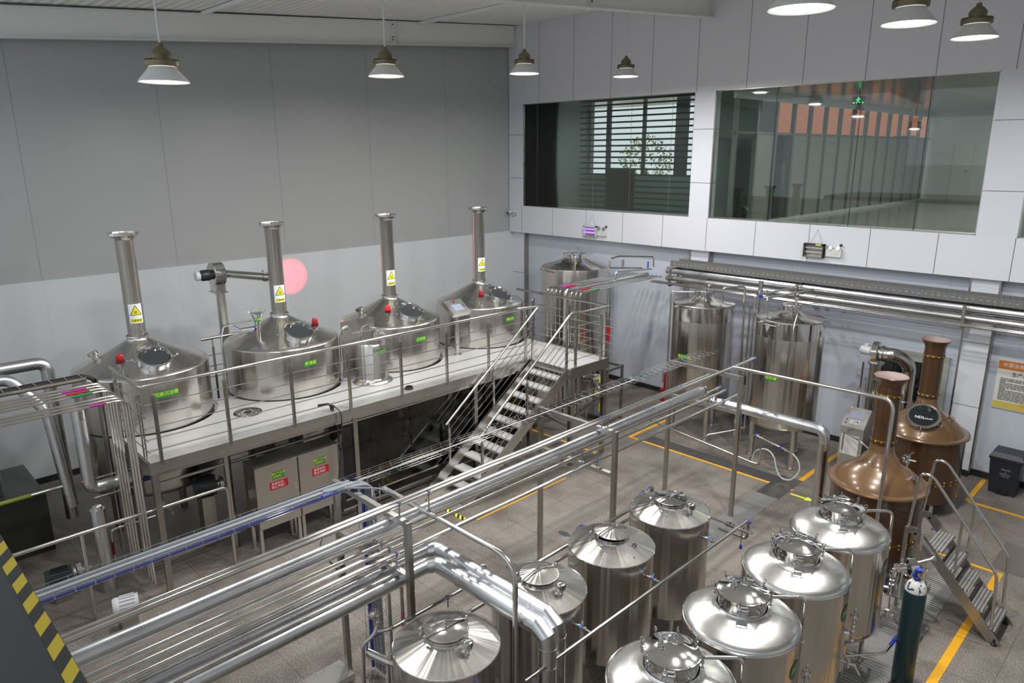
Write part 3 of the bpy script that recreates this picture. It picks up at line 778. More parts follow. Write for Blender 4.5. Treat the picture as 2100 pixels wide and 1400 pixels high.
def kettle(x, y, sign, sign_w, label, beac, port, lit=False, warn=-8):
    t = thing('brew_kettle', label, 'kettle', (x, y, 0), 'wide steel brew kettles on the platform')
    R = .97; zs = 2.85; zc = 3.27
    def o(g, n, m, p=t, **k): return g.out(n, m, p, world=False, **k)
    o(G().lathe([(.10, .72), (R - .15, .95), (R - .03, 1.02), (R, 1.08), (R, zs - .02), (R - .004, zs)], 96, cap0=True), 'body', STEEL_TANK)
    o(G().lathe([(R + .005, DZ - .01), (R + .012, DZ + .012), (R, DZ + .02)], 72), 'base_seal', BLACK)
    prof = [(R - .002, zs - .004), (R - .012, zs + .012)]
    for i in range(1, 13):
        q = i / 12; rr = R - .012 - (R - .012 - .165) * q; prof.append((rr, zs + .012 + (zc - zs - .03) * (q ** 1.12)))
    prof += [(.155, zc + .0), (.152, zc + .05)]
    o(G().lathe(prof, 96), 'cone_top', STEEL_CONE)
    def cone_z(r): q = (R - .012 - r) / (R - .012 - .165); return zs + .012 + (zc - zs - .03) * (max(q, 0) ** 1.12)
    # chimney
    zt = 4.88
    ch = o(G().lathe([(.135, zc + .04), (.130, zc + .09), (.128, zt - .10), (.134, zt - .085), (.175, zt - .055), (.198, zt - .03), (.205, zt - .028), (.205, zt + .012), (.190, zt + .012), (.180, zt - .03), (.11, zt - .09), (.10, zt - .3)], 48), 'chimney', STEEL_TANK)
    o(G().torus(.158, .012, T(0, 0, zc + .035), 40, 8), 'chimney_clamp', CHROME, ch)
    cyl = (0, 0, .131, math.radians(warn), 3.67)
    w = curved_label(t, 'warning_sticker', cyl, .20, .30, STICKW, .0015)
    g = G()
    for tri, m, off, nm in (([(-.085, -.055), (.085, -.055), (0, .105)], BLACK, .003, 'triangle_border'), ([(-.070, -.046), (.070, -.046), (0, .088)], YELLOW, .0045, 'triangle_field')):
        g = G(); rows = 8; A, B2, C2 = tri; vv = []
        for i in range(rows + 1):
            f = i / rows; l = (A[0] + (C2[0] - A[0]) * f, A[1] + (C2[1] - A[1]) * f); r2 = (B2[0] + (C2[0] - B2[0]) * f, l[1])
            vv.append([g.bm.verts.new(ry(cyl, l[0] + (r2[0] - l[0]) * j / 6, l[1] + .03, off)) for j in range(7)])
        for i in range(rows):
            for j in range(6): g.bm.faces.new((vv[i][j], vv[i][j + 1], vv[i + 1][j + 1], vv[i + 1][j]))
        bmesh.ops.remove_doubles(g.bm, verts=g.bm.verts, dist=1e-5)
        g.out(nm, m, w, world=False, smooth=False)
    g = G()
    for k in (-1, 0, 1):
        for i in range(5): g.tube([ry(cyl, k * .014 + .004 * math.sin(i * 1.6), .0 + i * .009, .006), ry(cyl, k * .014 + .004 * math.sin((i + 1) * 1.6), .0 + (i + 1) * .009, .006)], .0022, 4)
    g.out('heat_waves', BLACK, w, world=False)
    curved_label(w, 'caption_band', (0, 0, .131, cyl[3], 3.67 - .108), .16, .052, YELLOW, .003)
    curved_text(w, 'caption_text', '注意高温', .036, (0, 0, .131, cyl[3], 3.67 - .108), BLACK, .0055)
    # manway on the +x side, square to the cone
    rm = .62; zm = cone_z(rm); slope = math.atan2(cone_z(rm - .1) - cone_z(rm + .1), .2)
    M = T(rm, 0, zm - .015) @ RY(slope)
    mw = o(G().lathe([(.232, -.03), (.232, .10), (.254, .107), (.256, .128), (.236, .134), (.218, .126), (.205, .085)], 48, M), 'manway', CHROME)
    o(G().lathe([(.208, .085), (0, .088)], 40, M), 'sight_glass', SIGHT, mw)
    g = G()
    for a in (20, 85, 150, 205, 265, 320):
        g = G(); ar = math.radians(a); p = M @ Vector((.262 * math.cos(ar), .262 * math.sin(ar), .06)); d = M.to_3x3() @ Vector((math.cos(ar), math.sin(ar), .8)); clamp_knob(g, p, d, 1.1)
        o(g, 'swing_bolt', CHROME, mw)
    g = G(); p = M @ Vector((-.05, -.27, .05)); e = p + Vector((.0, -.09, .015)); g.ball(e, .013, 8); o(g, 'blue_knob', BLUELT, mw)
    # beacon
    if beac:
        ba, br = math.radians(beac[0]), beac[1]; bx, by = br * math.cos(ba), br * math.sin(ba); bz = cone_z(br)
        b = o(G().tube([(bx, by, bz - .02), (bx, by, bz + .13)], .018, 10).tube([(bx, by, bz + .10), (bx, by, bz + .16)], .040, 12), 'warning_beacon', CHROME)
        M2 = T(bx, by, bz + .16)
        o(G().lathe([(.058, 0), (.060, .05), (.05, .055)], 20, M2, cap0=True), 'beacon_base', REDDARK, b)
        o(G().lathe([(.051, .05), (.051, .10), (.044, .125), (.028, .142), (0, .15)], 20, M2), 'beacon_dome', REDLIT if lit else RED, b)
        if lit:
            ld = bpy.data.lights.new('beacon_beam', 'SPOT'); ld.energy = 3200; ld.color = (1, .02, .04); ld.spot_size = math.radians(12.0); ld.spot_blend = .5; ld.shadow_soft_size = .02
            lo = bpy.data.objects.new('beacon_beam', ld); COL.objects.link(lo); lo.parent = t
            src = Vector((bx, by, bz + .36)); lo.location = src
            dst = Vector((-15.13 - x, 7.85 - y, 3.31)); lo.rotation_euler = (dst - src).to_track_quat('-Z', 'Y').to_euler()
    # side light port
    if port is not None:
        pa, pr = math.radians(port), .60; pz = cone_z(pr); M3 = axis_M((pr * math.cos(pa), pr * math.sin(pa), pz - .01), (math.cos(pa) * .35, math.sin(pa) * .35, .9))
        o(G().lathe([(.045, 0), (.045, .06), (.078, .062), (.078, .115), (.07, .12), (.0, .12)], 24, M3), 'light_port', CHROME)
    # green name sign
    zsgn = 2.585
    s = curved_label(t, 'name_sign', (0, 0, R, 0.0, zsgn), sign_w, .105, GREEN)
    curved_text(s, 'name_text', sign, .070, (0, 0, R, 0.0, zsgn), YELLOWTXT)
    # legs below the deck
    for a in (45, 135, 225, 315):
        ar = math.radians(a); o(G().tube([(.75 * math.cos(ar), .75 * math.sin(ar), 0), (.75 * math.cos(ar), .75 * math.sin(ar), 1.15)], .06, 14), 'leg', STEEL_DARK)
    o(G().tube([(0, 0, .8), (0, 0, .45), (.5, 0, .45)], .03, 10, .08), 'drain_pipe', STEEL)
    return t


kettle(-11.77, 3.46, '回旋沉淀槽', .36, 'brew kettle nearest the viewer, at the left end of the platform, with unlit red beacon', (-36, .80), -107)
K2 = kettle(-11.68, 5.78, '煮沸锅', .26, 'brew kettle whose chimney joins a side exhaust fan, a funnel on its cone', (26, .72), None)
kettle(-11.64, 8.10, '过滤槽', .26, 'brew kettle behind the small round vessel, its red beacon glowing', (-38, .74), -105, lit=True)
kettle(-11.64, 10.50, '糖化锅', .26, 'brew kettle farthest along the platform, behind the pedestal control panel', (-40, .80), None)

# ============================================================ FERMENTERS (right foreground)
def fermenter(x, y, txt, label):
    t = thing('fermenter_tank', label, 'tank', (x, y, 0), 'domed fermenter tanks in the right foreground')
    def o(g, n, m, p=t, **k): return g.out(n, m, p, world=False, **k)
    R = .53
    o(G().lathe([(.04, .30), (.12, .36), (R - .06, .60), (R - .01, .66), (R, .72), (R, 1.745), (R + .004, 1.755), (R + .007, 1.765), (R + .004, 1.775), (R - .002, 1.78)], 96, cap0=True), 'body', STEEL_TANK)
    o(G().lathe([(R - .002, 1.778), (R - .006, 1.795), (R - .02, 1.818), (R - .05, 1.835), (.42, 1.862), (.34, 1.888), (.28, 1.905), (.245, 1.922), (.228, 1.945)], 96), 'domed_top', STEEL_DOME)
    o(G().torus(R + .002, .007, T(0, 0, 1.785), 80, 8), 'rim_bead', CHROME)
    nk = o(G().lathe([(.226, 1.935), (.218, 1.955), (.216, 2.045), (.236, 2.052), (.236, 2.068), (.20, 2.07)], 60), 'manway_neck', CHROME)
    lid = o(G().lathe([(.236, 2.070), (.236, 2.082), (.222, 2.086), (.205, 2.088), (.16, 2.106), (.10, 2.122), (.05, 2.129), (0, 2.131)], 60), 'manway_lid', CHROME)
    for k in range(8):
        a = 2 * PI * (k + .5) / 8; c, s = math.cos(a), math.sin(a); g = G()
        g.tube([(.247 * c, .247 * s, 1.985), (.247 * c, .247 * s, 2.10)], .0065, 6)
        g.tube([(.247 * c, .247 * s, 2.03), (.247 * c, .247 * s, 2.052)], .014, 8); g.tube([(.247 * c, .247 * s, 2.083), (.247 * c, .247 * s, 2.10)], .012, 6)
        g.torus(.017, .0045, T(.247 * c, .247 * s, 2.118) @ RZ(a) @ RX(PI / 2), 12, 5)
        g.tube([(.225 * c, .225 * s, 1.99), (.262 * c, .262 * s, 1.99)], .007, 6)
        o(g, 'eye_bolt', CHROME, nk)
    g = G(); M = RZ(math.radians(-62))
    g.box(.24, .27, -.05, .05, 2.03, 2.04, M).box(.24, .30, -.05, -.042, 2.02, 2.05, M).box(.24, .30, .042, .05, 2.02, 2.05, M); g.tube([M @ Vector((.29, -.05, 2.035)), M @ Vector((.29, .05, 2.035))], .006, 6)
    o(g, 'hinge', CHROME, nk)
    sx, sy = -.075, -.055
    o(G().lathe([(.028, 2.098), (.028, 2.125), (.034, 2.127), (.034, 2.135), (.021, 2.138), (.021, 2.19), (.012, 2.205), (0, 2.207)], 16, T(sx, sy, 0)), 'relief_valve', CHROME, lid)
    o(G().lathe([(.06, 2.09), (.06, 2.125), (.066, 2.128), (.066, 2.136), (.0, 2.145)], 24, T(-.02, .085, 0)).torus(.02, .004, T(-.02, .085, 2.155) @ RX(PI / 2), 12, 5), 'inspection_port', CHROME, lid)
    # cleaning pipe: out of the neck, over the shoulder and down the side
    a = math.radians(43); c, s = math.cos(a), math.sin(a)
    o(G().tube([(.21 * c, .21 * s, 2.02), (.585 * c, .585 * s, 2.02), (.585 * c, .585 * s, .55)], .017, 10, .09), 'cleaning_pipe', STEEL)
    g = G()
    for z in (1.55, .95): g.tube([(.52 * c, .52 * s, z), (.60 * c, .60 * s, z)], .006, 6).torus(.02, .005, T(.585 * c, .585 * s, z), 12, 6)
    o(g, 'pipe_bracket', STEEL)
    # round label
    cyl = (0, 0, R, math.radians(4), 1.50)
    lb = curved_label(t, 'round_label', cyl, .19, .19, GREENDK, disc=True)
    curved_text(lb, 'label_text', txt, .080, cyl, WHITETXT, slant=.2)
    # glass bubbler on its valve at the side
    a = math.radians(24); px, py = .61 * math.cos(a), .61 * math.sin(a); zz = 1.30
    g = G().tube([(px, py, zz - .22), (px, py, zz)], .013, 8).tube([(.52 * math.cos(a), .52 * math.sin(a), zz - .15), (px, py, zz - .15)], .016, 8)
    g.tube([(px, py, zz - .20), (px, py, zz - .10)], .026, 10).tube([(px, py, zz - .06), (px, py, zz - .045)], .025, 10).ball((px, py, zz - .22), .028, 10)
    bb = o(g, 'sample_valve', CHROME)
    o(G().lathe([(.036, zz), (.038, zz + .005), (.038, zz + .085), (.034, zz + .09), (.034, zz + .01), (0, zz + .006)], 20, T(px, py, 0)), 'bubbler_glass', GLASSM, bb)
    o(G().tube([(px, py, zz), (px, py, zz + .10)], .014, 10).tube([(px, py, zz + .10), (px, py, zz + .14)], .008, 8).ball((px, py, zz + .150), .013, 10).tube([(px, py, zz + .055), (px, py, zz + .06)], .03, 12), 'bubbler_cap', CHROME, bb)
    o(G().bar((px - .03, py - .03, zz - .10), (px - .10, py - .07, zz - .085), .012, .006), 'blue_handle', BLUE, bb)
    # outlet valve, thermometer, sample cock lower down
    g = G(); q = math.radians(18); qx, qy = math.cos(q), math.sin(q)
    g.tube([(.50 * qx, .50 * qy, .86), (.66 * qx, .66 * qy, .84)], .016, 8).tube([(.60 * qx, .60 * qy, .80), (.60 * qx, .60 * qy, .90)], .022, 10).ball((.66 * qx, .66 * qy, .84), .022, 8)
    g.tube([(.66 * qx, .66 * qy, .84), (.72 * qx, .72 * qy, .74)], .010, 8)
    o(g, 'sample_cock', CHROME)
    o(G().tube([(0, 0, .33), (0, 0, .22), (.45, .12, .22)], .022, 10, .06).tube([(.30, .08, .22), (.34, .09, .22)], .036, 12), 'bottom_outlet', STEEL)
    for k in range(4):
        a = PI / 4 + k * PI / 2; lx, ly = .44 * math.cos(a), .44 * math.sin(a)
        o(G().tube([(lx, ly, 0.02), (lx, ly, .72)], .028, 12).tube([(lx, ly, 0), (lx, ly, .02)], .05, 14), 'leg', STEEL)
    return t


fermenter(-2.66, 4.45, 'FV3', 'domed fermenter tank cut by the bottom edge, its glossy lid nearest the viewer')
fermenter(-2.655, 5.62, 'FV4', 'domed fermenter tank with green round label FV4, second from the viewer')
fermenter(-2.66, 6.785, 'FV5', 'domed fermenter tank with green round label FV5, third from the viewer')
fermenter(-2.665, 7.95, 'FV6', 'domed fermenter tank with green round label FV6, beside the near copper kettle')

# ============================================================ SMALL CONICAL-TOP TANKS
def bright_tank(x, y, label, gauge=True, lid_tilt=0.0, spin=PI / 2 - .1, lidmat=None):
    t = thing('bright_beer_tank', label, 'tank', (x, y, 0), 'slim flat coned tanks under the pipe rack')
    def o(g, n, m, p=t, **k): return g.out(n, m, p, world=False, **k)
    R = .498
    o(G().lathe([(.03, .22), (.10, .24), (R - .05, .33), (R, .37), (R, 1.62), (R - .002, 1.63)], 96, cap0=True), 'body', STEEL_TANK)
    o(G().torus(R - .001, .006, T(0, 0, 1.632), 80, 8), 'rim_bead', CHROME)
    o(G().lathe([(R - .004, 1.634), (.40, 1.662), (.30, 1.695), (.205, 1.725), (.200, 1.735)], 96), 'cone_top', STEEL_CONE)
    nk = o(G().lathe([(.200, 1.715), (.200, 1.775), (.206, 1.778), (.19, 1.782)], 48), 'manway_neck', CHROME)
    M = T(0, 0, 1.784) @ RZ(spin) @ RY(lid_tilt)
    lid = o(G().lathe([(.202, 0), (.208, .006), (.204, .014), (.19, .016)] + ([(.10, .044), (.03, .060), (0, .062)] if lidmat is None else [(.14, .026), (.08, .034), (0, .037)]), 48, M), 'manway_lid', lidmat or STEEL_CONE)
    g = G(); P3 = [M @ Vector(p) for p in ((-.23, 0, .02), (-.16, 0, .045), (0, 0, .085), (.16, 0, .045), (.23, 0, .02))]
    g.tube(P3, .009, 8).tube([M @ Vector((0, 0, .05)), M @ Vector((0, 0, .105))], .012, 8)
    for e in (-.23, .23): g.tube([M @ Vector((e, 0, -.03)), M @ Vector((e, 0, .035))], .012, 8); g.ball(M @ Vector((e, 0, .03)), .016, 8)
    o(g, 'cross_bar', CHROME, lid)
    g = G(); g.tube([(-.19, -.15, 1.69), (-.19, -.15, 1.76)], .013, 8).ball((-.19, -.15, 1.77), .024, 10).tube([(-.19, -.15, 1.75), (-.15, -.20, 1.75)], .007, 6)
    o(g, 'hinge_knob', CHROME, nk)
    if gauge:
        o(G().tube([(.30, 0, 1.67), (.30, 0, 1.735)], .014, 10).tube([(.30, 0, 1.69), (.30, 0, 1.705)], .026, 12).tube([(.30, -.03, 1.70), (.36, -.05, 1.70)], .006, 6)
          .lathe([(.02, 1.745), (.050, 1.752), (.054, 1.81), (.050, 1.82), (.044, 1.815), (.03, 1.825), (0, 1.828)], 24, T(.30, 0, 0)).tube([(.30, 0, 1.73), (.30, 0, 1.75)], .022, 12), 'vent_valve', CHROME)
    else:
        o(G().lathe([(.022, 1.67), (.022, 1.71), (.028, 1.712), (.028, 1.722), (.019, 1.722), (.019, 1.69), (0, 1.69)], 16, T(.28, .06, 0)).tube([(.31, .0, 1.665), (.36, -.06, 1.665), (.40, -.10, 1.66)], .006, 6).ball((.38, -.09, 1.668), .012, 8), 'vent_stub', CHROME)
    # side valve to the level pipe
    g = G().tube([(.49, .02, 1.43), (.68, .02, 1.43)], .014, 10).tube([(.53, .02, 1.43), (.545, .02, 1.43)], .027, 12).tube([(.60, .02, 1.43), (.615, .02, 1.43)], .027, 12)
    g.tube([(.57, .02, 1.43), (.57, .02, 1.50)], .010, 8)
    v = o(g, 'level_valve', CHROME); o(G().tube([(.57, .02, 1.495), (.61, -.055, 1.50)], .005, 6).ball((.61, -.06, 1.50), .014, 10), 'blue_knob', BLUELT, v)
    o(G().tube([(.40, -.15, .30), (.46, -.2, .24), (.62, -.26, .24)], .014, 8).ball((.62, -.26, .24), .030, 8).ball((.66, -.28, .24), .026, 8), 'drain_cock', CHROME)
    for k in range(4):
        a = PI / 4 + k * PI / 2; lx, ly = .42 * math.cos(a), .42 * math.sin(a)
        o(G().tube([(lx, ly, 0), (lx, ly, .38)], .028, 12), 'leg', STEEL)
    return t


bright_tank(-4.49, 3.57, 'slim steel tank at the bottom, between two rack posts, lid nearest the viewer', lidmat=CHROME)
bright_tank(-4.49, 4.82, 'slim steel tank half hidden behind the two bent insulated ducts')
bright_tank(-4.48, 6.03, 'slim steel tank with its conical lid tilted slightly open behind a rack post', gauge=False, lid_tilt=.10, spin=PI / 2 - .1)
bright_tank(-4.475, 7.22, 'slim steel tank at the far end of its row, nearest the floor drain', lidmat=CHROME)

# ============================================================ WATER TANKS
def water_tank(x, y, R, zs, ztop, zb, label, sign=None, big=False, sang=-90, legs=3):
    t = thing('water_tank', label, 'tank', (x, y, 0))
    def o(g, n, m, p=t, **k): return g.out(n, m, p, world=False, **k)
    o(G().lathe([(.05, zb - .16), (R * .5, zb - .13), (R * .85, zb - .06), (R - .01, zb), (R, zb + .03), (R, zs - .02), (R - .004, zs)], 96, cap0=True), 'body', STEEL_TANK)
    if not big: o(G().lathe([(R + .0015, zs - .33), (R + .0015, zs - .02)], 96), 'polished_band', CHROME)
    mr = .17 if not big else .26
    o(G().lathe([(R - .003, zs), (R - .012, zs + .008), (mr + .18, ztop - .13), (mr + .03, ztop - .055), (mr, ztop - .03)], 96), 'cone_top', STEEL_CONE)
    nk = o(G().lathe([(mr, ztop - .05), (mr, ztop + .05), (mr + .022, ztop + .055), (mr + .022, ztop + .075), (mr - .01, ztop + .08), (0, ztop + .095)], 48), 'manway', CHROME)
    g = G()
    for k in range(8):
        a = 2 * PI * k / 8; c, s = math.cos(a), math.sin(a); q = mr + .03
        g.tube([(q * c, q * s, ztop - .01), (q * c, q * s, ztop + .10)], .009, 6)
    o(g, 'lid_bolts', CHROME, nk)
    o(G().tube([(.04, .10, ztop + .08), (.04, .10, ztop + .15)], .02, 10).ball((.04, .10, ztop + .18), .038, 12), 'breather', CHROME, nk)
    # grab rail at the shoulder
    g = G(); pts = []
    for a in range(-122, -84, 6):
        r = math.radians(a); pts.append(((R + .07) * math.cos(r), (R + .07) * math.sin(r), zs - .06))
    r0, r1 = math.radians(-124), math.radians(-84)
    pts = [((R - .005) * math.cos(r0), (R - .005) * math.sin(r0), zs - .06)] + pts + [((R - .005) * math.cos(r1), (R - .005) * math.sin(r1), zs - .06)]
    o(g.tube(pts, .012, 8), 'grab_rail', STEEL)
    if sign:
        cyl = (0, 0, R, math.radians(sang), 1.84); s = curved_label(t, 'name_sign', cyl, .26, .12, GREEN); curved_text(s, 'name_text', sign, .078, cyl, YELLOWTXT)
    for k in range(legs):
        a = 2 * PI * k / legs + math.radians(-38); lx, ly = (R - .1) * math.cos(a), (R - .1) * math.sin(a)
        o(G().tube([(lx, ly, .03), (lx, ly, zb + .0)], .06, 16).lathe([(.09, 0), (.09, .03), (.05, .035)], 18, T(lx, ly, 0), cap0=True), 'leg', STEEL_SATIN)
    return t


w6 = water_tank(-5.82, 13.33, .635, 2.93, 3.10, .82, 'tall steel water tank on legs, nearer the copper kettles, green sign on its side', '纯水罐')
w5 = water_tank(-7.78, 13.45, .645, 2.93, 3.10, .82, 'tall steel water tank behind the rising wire tray, left of its twin', '酿造水罐', sang=-92)
w7 = water_tank(-11.95, 14.1, .86, 3.20, 3.45, .7, 'big steel water tank in the room corner behind the platform landing', None, big=True, legs=4)
G().tube([(-.05 - 5.82 + .12, 13.33 - .15, 3.18), (-5.82 + .32, 13.33 - .44, 3.12), (-5.82 + .36, 13.33 - .66, 2.9), (-5.82 + .30, 13.33 - .68, 1.05)], .018, 10, .08).out('spray_pipe', STEEL, w6)
G().tube([(-7.78 - .1, 13.45 - .1, 3.15), (-7.78 - .55, 13.45 - .42, 3.15), (-7.78 - .55, 13.45 - .42, .4)], .018, 10, .06).out('spray_pipe', STEEL, w5)
G().tube([(-7.78 + .45, 13.40, 3.0), (-7.78 + .45, 13.40, 3.30), (-7.78 + .75, 13.75, 3.33), (-7.78 + .85, 13.75, .5)], .022, 10, .07).out('feed_pipe', STEEL, w5)
G().tube([(-5.82 - .40, 13.1, 2.95), (-5.82 - .40, 13.1, 3.28), (-5.82 - .1, 14.5, 3.30)], .022, 10, .07).out('feed_pipe', STEEL, w6)
G().tube([(-5.82 - .72, 13.25, .4), (-5.82 - .72, 13.25, 3.28), (-5.82 - .42, 14.5, 3.30)], .022, 10, .07).out('feed_pipe', STEEL, w6)
G().tube([(-11.75, 13.8, 3.55), (-11.55, 13.5, 3.62), (-11.25, 13.3, 3.60), (-11.2, 13.2, 1.0)], .02, 10, .07).out('spray_pipe', STEEL, w7)

# ============================================================ COPPER KETTLES
def copper(x, y, R, label, manway, name):
    t = thing('copper_kettle', label, 'kettle', (x, y, 0), 'copper coloured small brewing kettles')
    def o(g, n, m, p=t, **k): return g.out(n, m, p, world=False, **k)
    Rb = R - .055
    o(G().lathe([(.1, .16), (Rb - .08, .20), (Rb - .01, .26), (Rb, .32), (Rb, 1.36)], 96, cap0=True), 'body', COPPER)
    o(G().lathe([(Rb - .01, 1.33), (R - .03, 1.345), (R, 1.365), (R + .002, 1.385), (R - .01, 1.402), (R - .05, 1.41), (R - .09, 1.405)], 96), 'rim', COPPER_LIT)
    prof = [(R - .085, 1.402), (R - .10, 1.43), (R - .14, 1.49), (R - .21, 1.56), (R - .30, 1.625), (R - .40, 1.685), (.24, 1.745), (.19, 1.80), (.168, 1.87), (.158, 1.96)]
    o(G().lathe(prof, 96), 'dome', COPPER_LIT)
    zt = 2.97
    ch = o(G().lathe([(.157, 1.95), (.157, zt - .14), (.165, zt - .10), (.20, zt - .035), (.222, zt - .01), (.225, zt), (.218, zt + .006)], 48), 'chimney', COPPER)
    o(G().lathe([(.219, zt + .005), (.19, zt - .04), (.15, zt - .10), (.145, zt - .4), (0, zt - .4)], 48), 'chimney_throat', COPPER_IN, ch)
    band = plain('aged_band', (0.15, 0.085, 0.02), 0.35, 0.7) if 'aged_band' not in MATS else MATS['aged_band']
    for z, r, h, n, p2 in ((2.70, .160, .05, 12, ch), (2.02, .160, .05, 12, ch), (.64, Rb + .002, .07, 30, t)):
        b = o(G().lathe([(r, z - h / 2), (r + .003, z - h / 2 + .004), (r + .003, z + h / 2 - .004), (r, z + h / 2)], 64), 'band', band, p2 if p2 is ch else t)
        g = G()
        for k in range(n):
            a = 2 * PI * k / n + .2
            for dz in ((0,) if n == 12 else (-.03, .03)): g.ball((r * math.cos(a), r * math.sin(a), z + dz), .013, 8)
        if p2 is t: o(g, 'rivets', BRASS, b)
        else: o(g, 'rivets', BRASS, ch)
    if manway:
        a = math.radians(-80); rm = .33; c, s = math.cos(a), math.sin(a)
        M = T(rm * c, rm * s, 1.675) @ RZ(a) @ RY(math.radians(34))
        mw = o(G().lathe([(.225, -.03), (.232, .05), (.252, .056), (.258, .07), (.25, .084), (.215, .082)], 56, M), 'manway', CHROME)
        o(G().lathe([(.216, .078), (0, .082)], 48, M), 'glass_lid', BLACKGLASS, mw)
        tm = M @ T(0, 0, .082) @ RZ(math.radians(125))
        Mx = M @ T(.05, .0, .084) @ RZ(math.radians(90))
        flat_text(mw, 'lid_text', 'NDL', .075, T(x, y, 0) @ Mx @ T(-.045, 0, 0) @ Matrix.Shear('XY', 4, (0, 0)), WHITETXT)
        flat_text(mw, 'lid_text_small', 'CRAFT', .040, T(x, y, 0) @ Mx @ T(.085, -.008, 0), WHITETXT)
        g = G()
        for k in (60, 130, 200, 300, 0):
            g = G(); ar = math.radians(k); p = M @ Vector((.25 * math.cos(ar), .25 * math.sin(ar), .06)); clamp_knob(g, p, M.to_3x3() @ Vector((math.cos(ar), math.sin(ar), .5)), 1.3)
            o(g, 'swing_bolt', CHROME, mw)
        M = T(.36, .02, 1.63) @ RY(math.radians(38))
        o(G().lathe([(.045, -.02), (.05, .05), (.056, .052), (.056, .07), (0, .075)], 24, M), 'sight_port', CHROME)
    else:
        a = math.radians(38); M = T(.36 * math.cos(a), .36 * math.sin(a), 1.63)
        g = G().tube([M @ Vector((0, 0, -.03)), M @ Vector((0, 0, .16))], .03, 12).tube([M @ Vector((0, 0, .05)), M @ Vector((0, 0, .07))], .05, 12).tube([M @ Vector((0, 0, .13)), M @ Vector((0, 0, .15))], .05, 12)
        g.tube([M @ Vector((-.08, 0, .10)), M @ Vector((.12, .0, .10))], .016, 8).tube([M @ Vector((.02, -.06, .18)), M @ Vector((.05, .08, .2))], .014, 8)
        o(g, 'valve_cluster', CHROME)
        M = T(.45, -.05, 1.58) @ RY(math.radians(40)); o(G().lathe([(.04, -.02), (.04, .03), (.05, .03), (.05, .05), (0, .055)], 20, M), 'sight_port', CHROME)
    for k in range(4):
        a = PI / 4 + k * PI / 2; lx, ly = (Rb - .1) * math.cos(a), (Rb - .1) * math.sin(a)
        o(G().tube([(lx, ly, 0), (lx, ly, .24)], .035, 12), 'leg', STEEL)
    return t


copper(-3.08, 10.52, .665, 'brown copper kettle nearer the viewer, behind the fermenter tanks', False, 'A')
copper(-3.25, 13.18, .70, 'brown copper kettle nearer the back wall, with a dark round glass lid', True, 'B')

# ============================================================ PIPE RACK
XF, XK = -5.27, -6.60
rk = thing('pipe_rack', 'welded steel frame of six square posts carrying the long pipes over the floor', 'rack', (-5.9, 7.1, 0))
for y in (3.75, 7.10, 10.44):
    for x in (XF, XK):
        G().box(x - .03, x + .03, y - .03, y + .03, 0, 2.50).out('rack_post', STEEL_DARK, rk, smooth=False, bevel=.003)
    G().box(XK + .03, XF - .03, y - .03, y + .03, 2.44, 2.50).out('top_beam', STEEL_SATIN, rk, smooth=False, bevel=.003)
    G().box(XK + .03, XF - .03, y - .03, y + .03, 1.84, 1.90).out('lower_beam', STEEL_SATIN, rk, smooth=False, bevel=.003)


def clamp(t, x, y, z, r, zb, off=0.0):
    """blue lined pipe clamp on its little stand"""
    c = G().tube([(x, y - .014, z), (x, y + .014, z)], r + .008, 16).out('pipe_clamp', CHROME, t)
    G().tube([(x, y - .018, z), (x, y + .018, z)], r + .004, 16).out('clamp_lining', BLUE, c)
    G().tube([(x + r, y, z - .01), (x + r + .022, y, z + .02)], .007, 6).tube([(x, y, z - r), (x, y, zb)], .009, 8).out('clamp_stand', STEEL, c)


def valve(t, p, d, r=.03, handle=True, hd=(0, 0, -1)):
    p = Vector(p); d = Vector(d).normalized()
    g = G().tube([p, p + d * .09], r * .85, 12)
    for k in (.0, .03, .06, .088): g.tube([p + d * (k - .006), p + d * (k + .006)], r * 1.35, 14)
    g.tube([p + d * .045, p + d * .045 + Vector((0, 0, .05))], .010, 8)
    v = g.out('end_valve', CHROME, t)
    if handle: G().tube([p + d * .045 + Vector((0, 0, .05)), p + d * .14 + Vector((0, 0, .03)), p + d * .15 + Vector((0, 0, -.10))], .008, 8, .03).out('blue_handle', BLUE, v)


def pipe(name, label, pts, r, mat=None, bend=.06, cat='pipe', group=None, seg=14):
    t = thing(name, label, cat, pts[0], group)
    G().tube(pts, r, seg, bend).out('pipe_run', mat or STEEL, t)
    return t


def seams(t, a, b, r, step, mat=None):
    a, b = Vector(a), Vector(b); n = int((b - a).length / step); d = (b - a).normalized()
    for k in range(1, n + 1):
        p = a + d * step * k; G().tube([p - d * .008, p + d * .008], r + .002, 24).out('sheet_joint', mat or STEEL, t)


y0 = .46
t = pipe('steel_pipe', 'topmost long steel pipe of the rack, ending in a valve past the last frame', [(-5.40, y0, 2.64), (-5.40, 11.0, 2.64)], .025, group=None)
for y in (3.75, 7.10, 10.44): clamp(t, -5.40, y, 2.64, .025, 2.50)
clamp(t, -5.40, 4.12, 2.64, .025, 2.42)
valve(t, (-5.40, 11.0, 2.64), (0, 1, 0))
t = pipe('steel_pipe', 'steel pipe hugging the left side of the topmost rack pipe', [(-5.50, y0, 2.62), (-5.50, 9.75, 2.62)], .022)
clamp(t, -5.50, 9.0, 2.62, .022, 2.56); clamp(t, -5.50, 7.10, 2.62, .022, 2.50); valve(t, (-5.50, 9.75, 2.62), (0, 1, 0), handle=False)
t = pipe('insulated_pipe', 'thick dull insulated pipe slung below the top beams of the rack', [(-5.56, y0, 2.365), (-5.56, 9.7, 2.365)], .07, CLAD, seg=28)
seams(t, (-5.56, y0, 2.365), (-5.56, 9.6, 2.365), .07, 1.05, CLAD)
